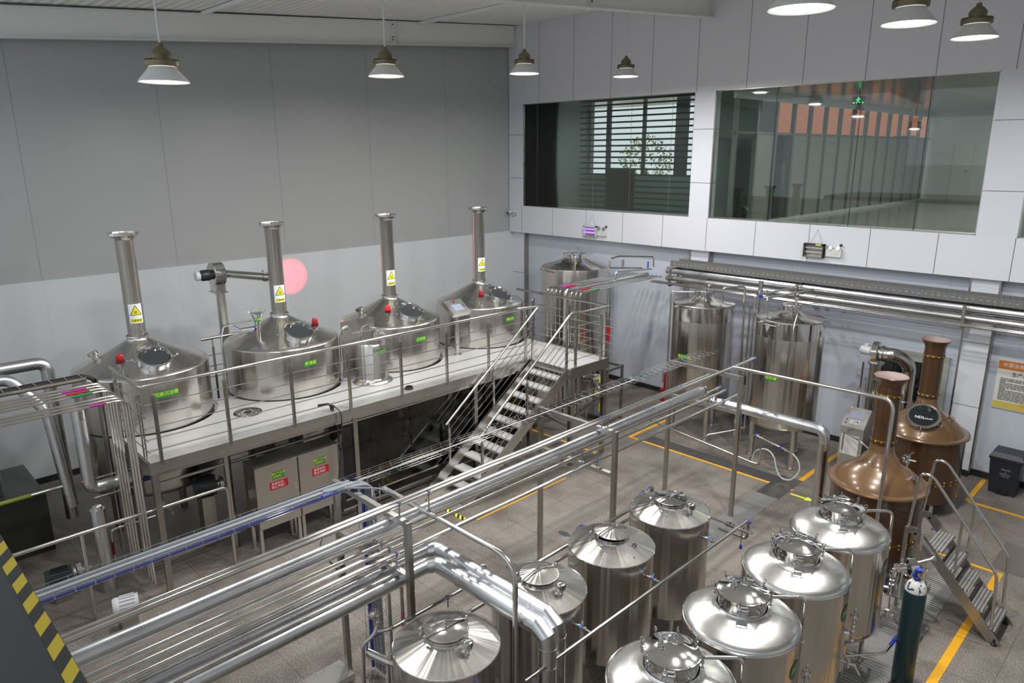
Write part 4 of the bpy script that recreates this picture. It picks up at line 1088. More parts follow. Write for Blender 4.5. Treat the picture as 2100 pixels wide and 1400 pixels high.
G().tube([(-5.56, 9.7, 2.365), (-5.56, 9.80, 2.365)], .045, 16).tube([(-5.56, 9.74, 2.365), (-5.56, 9.76, 2.365)], .075, 20).tube([(-5.56, 9.78, 2.365), (-5.56, 9.80, 2.365)], .06, 20).out('end_flange', CHROME, t)
t = pipe('steel_pipe', 'thin steel pipe on the lower rack beams, left one of the three with blue clamps', [(-5.975, y0, 2.0), (-5.975, 10.95, 2.0)], .025)
for y in (3.80, 7.10, 10.44): clamp(t, -5.975, y, 2.0, .025, 1.90)
valve(t, (-5.975, 10.95, 2.0), (0, 1, 0))
t = pipe('steel_pipe', 'thin steel pipe on the lower rack beams, middle one of the three with blue clamps', [(-5.825, y0, 2.0), (-5.825, 10.85, 2.0)], .025)
for y in (3.80, 7.10, 10.44): clamp(t, -5.825, y, 2.0, .025, 1.90)
valve(t, (-5.825, 10.85, 2.0), (0, 1, 0))
t = pipe('steel_pipe', 'thin steel pipe on the lower rack beams, nearest the front posts', [(-5.56, y0, 2.0), (-5.56, 10.95, 2.0)], .025)
for y in (3.80, 7.10, 10.44): clamp(t, -5.56, y, 2.0, .025, 1.90)
valve(t, (-5.56, 10.95, 2.0), (0, 1, 0))
t = pipe('steel_pipe', 'short thin steel pipe of the rack that stops with a valve at the first frame', [(-5.69, y0, 2.0), (-5.69, 3.98, 2.0)], .025)
clamp(t, -5.69, 3.80, 2.0, .025, 1.90); valve(t, (-5.69, 3.98, 2.0), (0, 1, 0), handle=False)
# two bent insulated ducts
for (x, y, xe, z, nm) in ((-5.745, 4.42, -3.885, 1.75, 'farther one of the two big bent ducts that turn down beside the slim tanks'), (-5.505, 4.235, -3.835, 1.75, 'nearer one of the two big bent ducts, with a blue clamp next to its elbow')):
    t = thing('insulated_duct', nm, 'duct', (x, y0, z))
    zz = z; c = .13
    G().tube([(x, y0, zz), (x, y - c, zz), (x + c * .5, y - c * .15, zz), (x + c * 1.1, y, zz), (xe - c, y, zz), (xe - c * .1, y, zz - c * .5), (xe, y, zz - c * 1.1), (xe, y, .05)], .088, 32).out('duct_cladding', CLAD, t, sharp=15)
    seams(t, (x, y0, zz), (x, y - .1, zz), .088, 1.1, CLAD)
    for xx in (x + .16, x + .45, xe - .30): G().tube([(xx - .007, y, zz), (xx + .007, y, zz)], .091, 32).out('sheet_joint', CLAD, t)
    for q in (zz - .16, zz - .36, .9): G().tube([(xe, y, q - .007), (xe, y, q + .007)], .091, 32).out('sheet_joint', STEEL, t)
    G().tube([(xe, y, .05), (xe, y, zz - .37)], .0885, 32).out('lower_sleeve', CHROME, t)
    G().box(x + .02, x + .06, y0, y - .3, zz + .088, zz + .090).out('lap_seam', STEEL, t, smooth=False)
# curved pipe rails
t = pipe('bent_pipe', 'single bent steel pipe crossing from the first rack frame and dropping beside the ducts', [(-5.72, 4.10, 2.42), (-4.12, 4.10, 2.42), (-4.12, 4.10, .05)], .027, bend=.28)
G().bar((-6.18, 4.10, 2.42), (-5.70, 4.10, 2.42), .045, .045).out('support_bar', STEEL_SATIN, t, smooth=False)
clamp(t, -5.40, 4.14, 2.42, .026, 2.40)
c = G().tube([(-4.12, 4.10, 1.03), (-4.12, 4.10, 1.07)], .036, 16).out('pipe_clamp', BLUE, t); G().tube([(-4.12, 4.10, 1.05), (-4.02, 4.30, 1.05)], .009, 8).out('clamp_stand', STEEL, c)
t = pipe('bent_pipe', 'long bent steel pipe crossing in front of the copper kettle chimneys', [(-5.38, 10.35, 2.65), (-2.80, 9.80, 2.86), (-2.80, 9.76, .05)], .026, bend=.16)
t = pipe('insulated_duct', 'shiny bent duct running from the last rack frame and down before the copper kettle', [(-5.95, 10.85, 1.80), (-4.02, 10.85, 1.80), (-4.02, 10.85, .03)], .085, CLAD, bend=.14, cat='duct', seg=28)
for xx in (-5.5, -4.9, -4.35): G().tube([(xx - .007, 10.85, 1.80), (xx + .007, 10.85, 1.80)], .088, 28).out('sheet_joint', STEEL, t)
G().tube([(-4.02, 10.85, .05), (-4.02, 10.85, 1.60)], .0865, 28).out('lower_sleeve', STEEL, t)
G().tube([(-6.02, 10.85, 1.80), (-5.93, 10.85, 1.80)], .05, 16).tube([(-6.0, 10.85, 1.80), (-5.98, 10.85, 1.80)], .08, 20).out('end_flange', CHROME, t)
# pipes along the slim tank row
for z, nm in ((1.40, 'upper steel pipe running behind the slim tanks, with small actuators standing on it'), (1.27, 'lower steel pipe running behind the slim tanks')):
    t = pipe('steel_pipe', nm, [(-5.08, 4.7 if z > 1.3 else 3.5, z), (-5.08, 7.95, z)] + ([(-5.08, 7.95, 1.0)] if z > 1.3 else []), .022)
    if z > 1.3:
        for k, y in enumerate((4.95, 6.15, 7.45, 7.62)):
            a = G().tube([(-5.02, y, 1.42), (-5.02, y, 1.46)], .018, 8).tube([(-5.02, y, 1.46), (-5.02, y, 1.60)], .034, 16).tube([(-5.02, y, 1.60), (-5.02, y, 1.607)], .037, 16).tube([(-5.08, y, 1.40), (-4.93, y, 1.40)], .018, 10).tube([(-4.97, y, 1.40), (-4.955, y, 1.40)], .03, 12).out('valve_actuator', CHROME, t)
            G().tube([(-5.02, y, 1.605), (-5.03, y - .06, 1.62), (-5.05, y - .12, 1.55), (-5.07, y - .10, 1.42)], .005, 6).out('blue_air_line', BLUE, a)
        for y in (6.45,): clamp(t, -5.08, y, 1.40, .022, 1.28)
        pass
t = pipe('level_pipe', 'slanting looking steel pipe along the front of the slim tanks, ending in a valve loop', [(-3.80, 3.9, 1.43), (-3.80, 8.02, 1.43), (-3.80, 8.02, 1.16), (-4.20, 8.02, 1.16)], .021, bend=.05)
valve(t, (-3.95, 7.74, 1.43), (1, 0, 0), .022, handle=False); valve(t, (-3.76, 7.74, 1.43), (1, 0, 0), .022, handle=False)
G().tube([(-4.2, 7.74, 1.43), (-3.60, 7.74, 1.43)], .016, 8).tube([(-3.74, 7.74, 1.43), (-3.74, 7.74, 1.20)], .006, 6).out('valve_branch', CHROME, t)
G().ball((-3.70, 7.86, 1.50), .02, 8).ball((-3.74, 7.74, 1.19), .022, 8, 1.6).out('blue_knob', BLUE, t)
# two drop pipes with bottom valves left of the first slim tank
for i, (x, y, zt, lb, m) in enumerate(((-5.56, 3.68, 1.70, 'left one of two vertical drop pipes under the big ducts at the first rack frame', GREEN), (-5.50, 3.80, 1.70, 'right one of two vertical drop pipes under the big ducts, nearer the front rack post', REDSTK))):
    t = pipe('drop_pipe', lb, [(x, y, zt), (x, y, .88 - .3 * i)], .020)
    G().tube([(x, y, 1.15), (x, y, 1.35)], .0205, 10).out('flow_mark', m, t)
    dz_ = -.12 - .3 * i
    G().tube([(x, y, 1.02 + dz_), (x, y, .86 + dz_)], .026, 10).tube([(x, y, .99 + dz_), (x, y, 1.0 + dz_)], .038, 12).tube([(x, y, .90 + dz_), (x, y, .91 + dz_)], .038, 12).tube([(x, y, .88 + dz_), (x, y, 0)], .018, 10).out('bottom_valve', CHROME, t)
t = thing('pneumatic_valve', 'stubby steel cylinder actuator lying beside the drop pipes, bottom centre', 'valve', (-5.48, 3.49, 0))
G().tube([(-5.60, 3.40, 1.02), (-5.42, 3.54, .92)], .045, 20).out('actuator_body', CHROME, t)
G().tube([(-5.44, 3.52, .93), (-5.34, 3.60, .88)], .03, 12).tube([(-5.42, 3.54, .90), (-5.42, 3.54, 0)], .018, 8).out('stem_pipe', STEEL, t)
G().tube([(-5.60, 3.40, 1.04), (-5.60, 3.42, 1.15), (-5.45, 3.50, 1.28)], .008, 6).out('blue_air_line', BLUE, t)
t = thing('pressure_gauge', 'small round gauge on a bent stub, left of the drop pipes', 'gauge', (-5.42, 3.46, 0))
G().lathe([(.0, 0), (.052, 0), (.056, .01), (.056, .055), (0, .058)], 24, axis_M((-5.44, 3.44, 1.52), (-.8, -.3, .1))).out('gauge_body', STEEL, t)
G().tube([(-5.45, 3.45, 1.50), (-5.45, 3.45, 1.38), (-5.45, 3.40, 1.30), (-5.50, 3.30, 1.22), (-5.52, 3.28, 0)], .02, 10, .06).tube([(-5.45, 3.45, 1.41), (-5.45, 3.45, 1.44)], .035, 12).out('gauge_stub', CHROME, t)
t = pipe('steel_pipe', 'short steel pipe with an S bend behind the slim tank nearest the viewer', [(-5.40, 3.42, 1.36), (-5.30, 3.50, 1.40), (-5.30, 4.48, 1.40), (-5.30, 4.56, 1.60), (-5.20, 4.72, 1.62)], .022, bend=.06)
clamp(t, -5.30, 4.25, 1.40, .022, 1.28)
# floor channel at the foot of the first rear post
o = G().box(-6.75, -6.42, .9, 3.72, 0, .10).out('floor_channel', STEEL_SATIN, smooth=False, bevel=.004); tag(place(o, (-6.6, 2.3, 0)), 'flat bright steel channel on the floor at the foot of the first rear rack post', 'channel')

# ------------------------------------------------------------ wire cable tray over the rack
tr = thing('wire_cable_tray', 'long wire mesh cable tray running over the rack towards the water tanks', 'cable tray', (-6.36, 6.0, 2.5))
g = G(); xa, xb, z0 = -6.46, -6.26, 2.515
for (dx, dz) in ((0, .055), (0, .028), (0, 0), (.05, 0), (.10, 0), (.15, 0), (.20, 0), (.20, .028), (.20, .055)): g.tube([(xa + dx, .46, z0 + dz), (xa + dx, 11.45, z0 + dz)], .0042, 4)
y = .5
while y < 11.4:
    g.tube([(xa, y, z0 + .055), (xa, y, z0 - .003), (xb, y, z0 - .003), (xb, y, z0 + .055)], .0038, 4); y += .15
g.out('wire_basket', CHROME, tr)
G().tube([(-6.40, .46, 2.535), (-6.40, 3.8, 2.535)], .022, 8).tube([(-6.36, .46, 2.535), (-6.36, 3.75, 2.535)], .018, 8).out('grey_cable_bundle', GREYCAB, tr)
G().tube([(-6.33, .46, 2.55), (-6.33, 3.8, 2.55)], .012, 6).tube([(-6.30, .46, 2.54), (-6.30, 3.7, 2.54)], .009, 6).tube([(-6.38, .46, 2.57), (-6.38, 3.7, 2.57)], .009, 6).out('white_cable', plain('cable_light', (0.36, 0.38, 0.42), .5), tr)
G().tube([(-6.27, .46, 2.53), (-6.27, 3.85, 2.53)], .012, 8).out('blue_hose', BLUE, tr)
G().tube([(-6.36, 3.9, 2.525), (-6.36, 9.0, 2.525)], .006, 6).out('thin_white_cable', LIGHTGREY, tr)
dr = thing('cable_drop', 'bundle of grey cables and blue hose dropping beside the first rear rack post', 'cable bundle', (-6.45, 3.95, 0))
G().tube([(-6.28, 3.4, 2.53), (-6.32, 3.88, 2.53), (-6.40, 3.97, 2.4), (-6.42, 3.98, .05)], .022, 10, .1).out('blue_hose', BLUE, dr)
g = G()
for k in range(5): g.tube([(-6.36 + k * .01, 3.45, 2.55), (-6.30 + k * .03, 3.92, 2.54), (-6.37 + k * .04, 3.99, 2.38), (-6.37 + k * .04, 4.0, .05)], .018, 8, .1)
g.out('grey_cables', GREYCAB, dr)
g = G()
for k in range(16): z = .15 + k * .15; g.tube([(-6.47, 3.94, z), (-6.17, 3.94, z), (-6.17, 4.04, z), (-6.47, 4.04, z), (-6.47, 3.94, z)], .003, 4)
for xx, yy in ((-6.47, 3.94), (-6.40, 3.94), (-6.32, 3.94), (-6.25, 3.94), (-6.17, 3.94), (-6.17, 4.04)): g.tube([(xx, yy, .05), (xx, yy, 2.5)], .0028, 4)
g.out('wire_cage', CHROME, dr)
G().tube([(-6.2, 3.7, 2.56), (-6.0, 3.95, 2.54), (-5.85, 4.05, 2.47), (-6.1, 4.1, 2.44)], .010, 6, .1).out('loose_cable', GREYCAB, dr)

# ============================================================ PIPES ON THE BACK WALL
for x in (-9.30, -6.25, -3.20):
    g = G().bar((x, 14.42, 3.34), (x, YB, 3.34), .05, .05).bar((x, 14.42, 2.98), (x, YB, 2.98), .05, .05).bar((x, 14.44, 2.96), (x, 14.44, 3.36), .05, .05, (1, 0, 0)).bar((x, 14.8, 3.0), (x, 14.8, 3.42), .04, .04, (1, 0, 0))
    o = g.out('wall_bracket', STEEL_DARK, smooth=False, bevel=.003)
    tag(place(o, (x, 14.8, 3.15)), {-9.30: 'welded wall bracket at the left end of the perforated tray', -6.25: 'welded wall bracket between the water tank and the copper kettles', -3.20: 'welded wall bracket above the chimney of the far copper kettle'}[x], 'bracket', 'brackets on the back wall')
PERF = mat_ribs('perforated_sheet', (0.15, 0.15, 0.15), 0, 0.09, 0.3, 0.4)
wt = thing('perforated_tray', 'perforated steel cable tray running high along the back wall', 'cable tray', (-6, 14.9, 3.4))
G().box(-9.42, 4.5, 14.62, 14.632, 3.40, 3.54).box(-9.42, 4.5, 15.00, 15.01, 3.40, 3.54).box(-9.42, 4.5, 14.62, 15.01, 3.395, 3.40).out('tray_sheet', PERF, wt, smooth=False)
g = G(); x = -9.3
while x < 4.4: g.box(x, x + .03, 14.6185, 14.6205, 3.462, 3.470); x += .11
for k in range(1): pass
wtp = g.out('slots', LIGHTGREY, wt, smooth=False)
t = pipe('insulated_pipe', 'thicker upper insulated pipe along the back wall under the perforated tray', [(-9.55, 14.72, 3.28), (4.5, 14.72, 3.28)], .085, CLAD, seg=24); seams(t, (-9.55, 14.72, 3.28), (4.4, 14.72, 3.28), .085, 1.0, CLAD)
t = pipe('insulated_pipe', 'lower shiny insulated pipe along the back wall', [(-9.45, 14.56, 3.13), (4.5, 14.56, 3.13)], .065, STEEL_SATIN, seg=24)
for y, z, l in ((14.50, 3.035, 'upper one of the thin steel pipes under the insulated pipes on the back wall'), (14.44, 3.03, 'middle one of the thin steel pipes under the insulated pipes on the back wall'), (14.37, 3.03, 'front one of the thin steel pipes under the insulated pipes on the back wall')):
    pipe('steel_pipe', l, [(-9.75, y - .05, z), (4.5, y - .05, z)], .018)
va = thing('valve_actuator', 'upright steel actuator cylinder standing between the two water tanks near the wall pipes', 'valve', (-6.95, 14.3, 3.05))
G().tube([(-6.95, 14.3, 3.05), (-6.95, 14.3, 3.38)], .05, 18).out('cylinder', CHROME, va); G().tube([(-6.95, 14.3, 3.03), (-6.95, 14.3, 3.08)], .053, 18).out('blue_ring', BLUE, va)
G().tube([(-6.95, 14.3, 3.05), (-6.95, 14.3, .4)], .022, 10).out('drop_leg', STEEL, va)
# ------------------------------------------------------------ pipe bundle from the landing to the back wall
XS = [-10.46, -10.34, -10.22, -10.10, -9.94, -9.78, -9.66, -9.54]
lbl = ('first thin pipe', 'second thin pipe', 'third thin pipe', 'fourth thin pipe', 'thick insulated pipe', 'fifth thin pipe', 'sixth thin pipe', 'seventh thin pipe')
for k, x in enumerate(XS):
    big = k == 4; r = .055 if big else .015
    t = pipe('insulated_pipe' if big else 'steel_pipe', ('thick pipe in the middle of the bundle that drops behind the platform landing rail' if big else
             '%s from the left in the bundle that drops behind the landing rail' % lbl[k]), [(x, 14.45, 3.16), (x, 11.45, 3.16), (x, 11.45, .25)], r, STEEL_SATIN if big else STEEL, bend=.08, seg=20 if big else 8)
    if k in (1, 2, 3, 5, 7): G().tube([(x, 11.75, 3.16), (x, 12.1, 3.16)], r + .001, 8).out('colour_mark', (REDSTK, PURPLE, REDSTK, REDSTK, REDSTK, REDSTK, GREEN, GREEN)[k] if k != 1 else plain('magenta_mark', (.5, .03, .35), .4), t)
t = pipe('loop_pipe', 'looped steel pipe standing above the bundle near the corner water tank', [(-9.72, 12.9, 3.18), (-9.72, 12.9, 3.42), (-9.40, 13.9, 3.42), (-9.40, 13.9, 3.70), (-9.80, 13.1, 3.75), (-9.90, 12.9, 3.7), (-9.90, 12.9, 3.50), (-9.5, 13.6, 3.46)], .018, bend=.06, seg=8)
G().tube([(-9.72, 13.15, 3.50), (-9.72, 13.15, 3.68)], .035, 12).out('small_actuator', CHROME, t)
G().tube([(-9.45, 13.75, 3.45), (-9.45, 13.75, 3.60)], .018, 10).out('blue_actuator', BLUE, t)

# ============================================================ LEFT END: pipe bundle, ducts, pumps
lb = ((-10.62, 'outermost pipe, nearest the left wall,'), (-10.48, 'second pipe from the wall side'), (-10.34, 'third pipe from the wall side'), (-10.20, 'fourth pipe from the wall side'),
      (-9.90, 'third pipe from the platform side'), (-9.77, 'second pipe from the platform side'), (-9.64, 'pipe nearest the viewer'))
for k, (x, l) in enumerate(lb):
    t = pipe('steel_pipe', l + ' in the bent bundle left of the platform', [(x, .46, 3.0), (x, 2.62, 3.0), (x, 2.62, .3)], .0165, bend=.16, seg=8)
    if k in (1, 2, 3, 6):
        G().tube([(x, 2.05 + .02 * k, 3.0), (x, 2.36, 3.0)], .0170, 8).out('colour_mark', {1: plain('magenta_band', (.35, .02, .25), .4), 2: REDSTK, 3: GREEN, 6: MATS.get('magenta_band') or PURPLE}[k], t)
    g = G()
    for z in (2.7, 2.45, 2.2, 1.95, 1.7): g.tube([(x - .03, 2.645, z), (x + .03, 2.645, z)], .008, 6)
    if k % 3 == 1: g.out('hook_clamps', CHROME, t)
t = thing('wire_cable_tray', 'dark cable tray with clips above the bent pipe bundle at the far left', 'cable tray', (-10.9, 1.5, 3.05))
G().box(-11.0, -10.78, .46, 2.45, 3.02, 3.03).box(-11.0, -10.99, .46, 2.45, 3.02, 3.07).box(-10.79, -10.78, .46, 2.45, 3.02, 3.07).out('tray_floor', STEEL_DARK, t, smooth=False)
G().tube([(-10.93, .46, 3.05), (-10.93, 2.5, 3.05), (-10.93, 2.62, 2.9), (-10.93, 2.62, .6)], .028, 8, .1).tube([(-10.86, .46, 3.05), (-10.86, 2.45, 3.05)], .022, 8).out('black_cables', BLACK, t)
g = G(); y = .6
while y < 2.5: g.tube([(-11.01, y, 3.075), (-10.77, y, 3.075)], .006, 6); y += .18
g.out('clips', CHROME, t)
G().bar((-10.95, 2.60, .3), (-10.95, 2.60, 3.0), .16, .02, (0, 1, 0)).out('drop_ladder', STEEL_DARK, t, smooth=False)
t = pipe('insulated_duct', 'upper mitred duct against the left wall that turns down beside the first kettle', [(-12.62, .46, 2.93), (-12.62, 2.36, 2.93), (-12.62, 2.36, .3)], .095, CLAD, bend=.16, cat='duct', seg=24)
t = pipe('insulated_duct', 'lower duct at the far left whose end slants down towards the pipe bundle', [(-12.25, .46, 2.86), (-12.25, 1.80, 2.86), (-12.0, 2.15, 2.35), (-11.9, 2.25, .8)], .085, CLAD, bend=.12, cat='duct', seg=24)
t = pipe('insulated_duct', 'upright duct at the far left standing on the dark machine base', [(-12.75, .9, 2.9), (-12.75, 1.45, 2.9), (-12.75, 1.45, 1.0)], .09, CLAD, bend=.12, cat='duct', seg=24)
t = pipe('insulated_duct', 'vertical insulated pipe with a bright collar left of the platform, bent under the deck', [(-10.86, 2.30, 2.60), (-10.86, 2.30, 1.42), (-10.86, 2.82, 1.42)], .09, CLAD, bend=.12, cat='duct', seg=24)
G().tube([(-10.86, 2.30, 2.48), (-10.86, 2.30, 2.62)], .093, 24).out('bright_collar', CHROME, t)
G().tube([(-10.86, 2.2, 1.56), (-10.86, 2.9, 1.56)], .012, 8).tube([(-10.74, 2.3, 1.32), (-10.74, 2.9, 1.32)], .014, 8).out('trace_pipes', STEEL, t)
t = pipe('insulated_duct', 'lower vertical insulated pipe under the elbow left of the platform', [(-10.45, 2.25, 1.28), (-10.45, 2.25, 0)], .095, CLAD, cat='duct', seg=24)
G().tube([(-10.45, 2.25, 1.24), (-10.45, 2.25, 1.32)], .06, 20).out('top_flange', CHROME, t)
o = G().box(-13.8, -12.3, .5, 2.0, 0, .96).out('machine_base', plain('dark_machine', (0.05, 0.055, 0.045), .35, .3), smooth=False, bevel=.01); tag(place(o, (-13, 1.3, 0)), 'big dark box of a machine standing at the far left edge', 'machine')
t = pipe('guard_pipe', 'long horizontal guard pipe on posts in the lower left, bent down at its right end', [(-9.86, .46, 1.28), (-9.86, 3.82, 1.28), (-9.86, 3.82, 0)], .026, bend=.10)
G().tube([(-9.86, 1.9, 0), (-9.86, 1.9, 1.26)], .024, 10).out('post', STEEL, t)
t = pipe('bent_pipe', 'low bent steel pipe with a dark red mark left of the platform leg', [(-10.5, 3.0, .88), (-10.5, 2.38, .88), (-10.5, 2.38, .08)], .017, bend=.07)
G().tube([(-10.5, 2.38, .5), (-10.5, 2.38, .70)], .0185, 10).out('red_mark', REDDARK, t)
t = pipe('green_pipe_piece', 'short steel pipe with a yellow green sleeve, lower left behind the guard pipe', [(-11.9, 1.0, 1.15), (-11.9, 2.2, 1.15)], .025)
G().tube([(-11.9, 1.2, 1.15), (-11.9, 1.75, 1.15)], .03, 12).out('sleeve', plain('lime_sleeve', (0.30, 0.36, 0.04), .5), t)


def pump(x, y, z, d, label, mat, r=.13, L=.32, head=True):
    t = thing('pump_motor', label, 'pump', (x, y, 0), 'pumps on the floor')
    p = Vector((x, y, z)); d = Vector(d).normalized(); M = axis_M(p, d)
    g = G().lathe([(0, 0), (r * .9, .0), (r, .03), (r, .06)], 28, M); g.lathe([(r * 1.0, .06), (r * .93, .07), (r * .93, L - .02), (r * .98, L), (0, L)], 28, M)
    g.out('motor_body', mat, t)
    g = G()
    for k in range(18):
        a = 2 * PI * k / 18; g.box(r * .9, r * 1.06, -.004, .004, .08, L - .04, M @ RZ(a))
    g.out('cooling_fins', mat, t, smooth=False)
    g = G()
    for k in range(-3, 4): w = math.sqrt(max(r * r * .6 - (k * .025) ** 2, 0)) * .8; g.box(-w, w, k * .025 - .004, k * .025 + .004, -.004, .0, M)
    g.out('fan_grille', STEEL_SATIN, t, smooth=False)
    if head:
        g = G().lathe([(.05, L), (.06, L + .05), (.11, L + .06), (.11, L + .12), (0, L + .13)], 24, M); g.tube([M @ Vector((0, 0, L + .12)), M @ Vector((0, 0, L + .24))], .028, 12)
        g.out('pump_head', CHROME, t)
    b = p + d * L * .5
    G().box(b.x - .10, b.x + .10, b.y - .10, b.y + .10, 0, z - r * .9).out('foot', STEEL_DARK, t, smooth=False)
    return t


pump(-9.42, 2.02, .32, (.25, 1, 0), 'pale grey pump motor on the floor, lower left, half hidden by long pipes', LIGHTGREY, .135, .30, False)
DKM = plain('dark_motor_green', (0.015, 0.022, 0.022), .4)
pump(-10.72, 1.55, .35, (.1, 1, 0), 'dark pump motor left of the low bent pipe with its slotted fan cover', DKM)
pump(-10.75, 3.65, 1.0, (.3, 1, 0), 'dark round motor under the platform beside the control cabinets', DKM, .17)
pump(-10.55, 8.35, .55, (.4, 1, 0), 'dark pump motor under the far part of the platform left of the staircase', DKM, .17)
pump(-10.6, 6.75, .35, (0, 1, 0), 'dark pump motor in the deep shade under the platform middle', DKM, .12)

# ============================================================ UNDER THE PLATFORM
CABM = steel('cabinet_steel', (0.60, 0.565, 0.515), 0.32, 0.45, 0.0)
for y0c, y1c, n, l in ((4.20, 4.90, '1', 'left control cabinet under the platform, its green plate ending in 1'), (4.915, 5.62, '2', 'right control cabinet under the platform, its green plate ending in 2')):
    t = thing('control_cabinet', l, 'cabinet', (-9.9, (y0c + y1c) / 2, 0))
    G().box(-10.12, -9.765, y0c, y1c, .42, 1.46).out('cabinet_body', STEEL_DARK, t, smooth=False)
    d = G().box(-9.765, -9.745, y0c + .004, y1c - .004, .44, 1.44).out('cabinet_door', CABM, t, smooth=False, bevel=.003)
    G().box(-10.12, -9.70, y0c - .01, y1c + .0, 1.46, 1.475).out('rain_lid', STEEL_SATIN, t, smooth=False)
    for yy in (y0c + .03, y1c - .03):
        for xx in (-10.08, -9.80): G().box(xx - .025, xx + .025, yy - .025, yy + .025, 0, .42).out('cabinet_leg', CABM, t, smooth=False)
    g = G()
    for z in (1.02, .95): g.tube([(-9.744, y1c - .06, z), (-9.735, y1c - .06, z)], .012, 10)
    g.out('lock', CHROME, d)
    yc = (y0c + y1c) / 2 + .02
    s = G().box(-9.745, -9.742, yc - .095, yc + .095, 1.20, 1.315).out('green_plate', GREEN, t, smooth=False)
    Mt = frame((-9.741, yc, 1.258), (0, 1, 0), (1, 0, 0)); flat_text(s, 'plate_text', '糖化气动阀\n控制柜 ' + n, .046, Mt, YELLOWTXT)
    s = G().box(-9.745, -9.742, yc - .15, yc + .15, 1.03, 1.16).out('red_plate', REDSTK, t, smooth=False)
    Mt = frame((-9.741, yc, 1.095), (0, 1, 0), (1, 0, 0)); flat_text(s, 'plate_text', '未经允许，\n禁止开启！', .050, Mt, WHITETXT)
t = thing('door_latch_box', 'small socket box with a chrome latch on the left side of the left cabinet', 'box', (-9.9, 4.18, .9)); G().box(-9.95, -9.87, 4.16, 4.198, .95, 1.08).out('latch_box', CHROME, t, smooth=False)
DPIPE = STEEL_DARK
for pts, r, l, m in (([(-10.6, 2.95, 1.62), (-10.6, 9.9, 1.62)], .03, 'upper horizontal pipe in the shade right under the deck', STEEL),
                  ([(-10.35, 3.0, 1.42), (-10.35, 7.2, 1.42), (-10.35, 7.2, .7)], .025, 'horizontal pipe in the shade under the deck, bent down at its far end', STEEL),
                  ([(-10.0, 5.8, 1.70), (-10.0, 5.8, 1.2), (-10.0, 6.5, 1.2)], .014, 'thin elbow pipe just right of the control cabinets', STEEL),
                  ([(-9.83, 6.9, .75), (-9.83, 8.5, .75)], .013, 'thin bright horizontal pipe low under the platform middle', STEEL),
                  ([(-9.9, 7.1, 1.75), (-9.9, 7.1, 1.25), (-9.9, 6.95, 1.1)], .016, 'thin hooked drop pipe under the platform middle', STEEL),
                  ([(-9.85, 6.5, 1.75), (-9.85, 6.5, .3)], .018, 'thin vertical pipe under the platform, right of the cabinets', STEEL),
                  ([(-9.74, 5.65, .25), (-9.74, 9.6, .25)], .022, 'low horizontal foot pipe along the platform front', STEEL),
                  ([(-10.0, 3.1, .55), (-10.0, 4.0, .55)], .015, 'short low pipe between the platform leg and the cabinets', STEEL),
                  ([(-10.2, 2.95, .30), (-10.2, 4.15, .30)], .015, 'lowest short pipe left of the control cabinets', STEEL),
                  ([(-10.9, 8.0, 1.75), (-10.9, 8.0, .3), (-10.9, 9.4, .3)], .03, 'bent pipe below the third kettle', STEEL)):
    pipe('steel_pipe', l, pts, r, m, bend=.05, seg=8)
o = G().box(-11.0, -10.85, 3.0, 9.9, 1.30, 1.33).out('blue_cable_tray', plain('blue_tray', (0.01, 0.025, 0.16), .5), smooth=False); tag(place(o, (-10.9, 6.5, 1.3)), 'dark blue cable strip running in the shade under the whole platform', 'cable tray')
t = thing('support_column', 'round steel column under the platform near the second kettle', 'column', (-10.35, 4.35, 0)); G().tube([(-10.35, 4.05, 0), (-10.35, 4.05, 1.96)], .055, 16).out('column_shaft', STEEL_SATIN, t)
t = thing('support_column', 'round steel column under the deck, centre of the open bay', 'column', (-10.2, 6.9, 0)); G().tube([(-10.2, 6.75, 0), (-10.2, 6.75, 1.96)], .045, 16).out('column_shaft', STEEL_SATIN, t)
t = thing('heat_exchanger', 'boxy plate heat exchanger in the shade below the platform middle', 'heat exchanger', (-11.0, 7.4, 0))
G().box(-11.2, -10.8, 7.1, 7.5, .25, 1.2).out('plate_pack', STEEL_DARK, t, smooth=False)
g = G()
for k in range(12): g.box(-11.22, -10.78, 7.12 + k * .032, 7.13 + k * .032, .28, 1.17)
g.out('plate_edges', STEEL, t, smooth=False)
G().box(-11.25, -10.75, 7.04, 7.07, .1, 1.3).box(-11.25, -10.75, 7.53, 7.56, .1, 1.3).box(-11.2, -10.8, 7.04, 7.56, 0, .1).out('end_plates', STEEL_SATIN, t, smooth=False)

m, nt, b = new_mat('tinted_panel'); nt.nodes.remove(b); tr_ = N(nt, 'ShaderNodeBsdfTransparent'); tr_.inputs[0].default_value = (.36, .38, .38, 1)
gl_ = N(nt, 'ShaderNodeBsdfGlossy'); gl_.inputs['Roughness'].default_value = .03; fr_ = N(nt, 'ShaderNodeFresnel'); fr_.inputs[0].default_value = 1.45; mx_ = N(nt, 'ShaderNodeMixShader')
nt.links.new(fr_.outputs[0], mx_.inputs[0]); nt.links.new(tr_.outputs[0], mx_.inputs[1]); nt.links.new(gl_.outputs[0], mx_.inputs[2]); nt.links.new(mx_.outputs[0], nt.nodes['Material Output'].inputs[0])
for ya, yb, l, zb in ((5.70, 8.55, 'wide dark tinted panel under the middle of the platform, right of the cabinets', .42), (8.66, 9.98, 'dark tinted panel under the platform behind the staircase', .42)):
    q = thing('tinted_panel', l, 'panel', (-9.72, (ya + yb) / 2, zb)); G().box(-9.724, -9.716, ya, yb, zb, 1.76).out('dark_sheet', m, q, smooth=False)
    for zr in (1.757, zb): G().box(-9.735, -9.705, ya, yb, zr - .012, zr + .012).out('panel_rail', STEEL_SATIN, q, smooth=False)
    G().box(-9.738, -9.735, (ya + yb) / 2 - .15, (ya + yb) / 2 + .05, 1.70, 1.735).out('green_tag', GREEN, q, smooth=False)

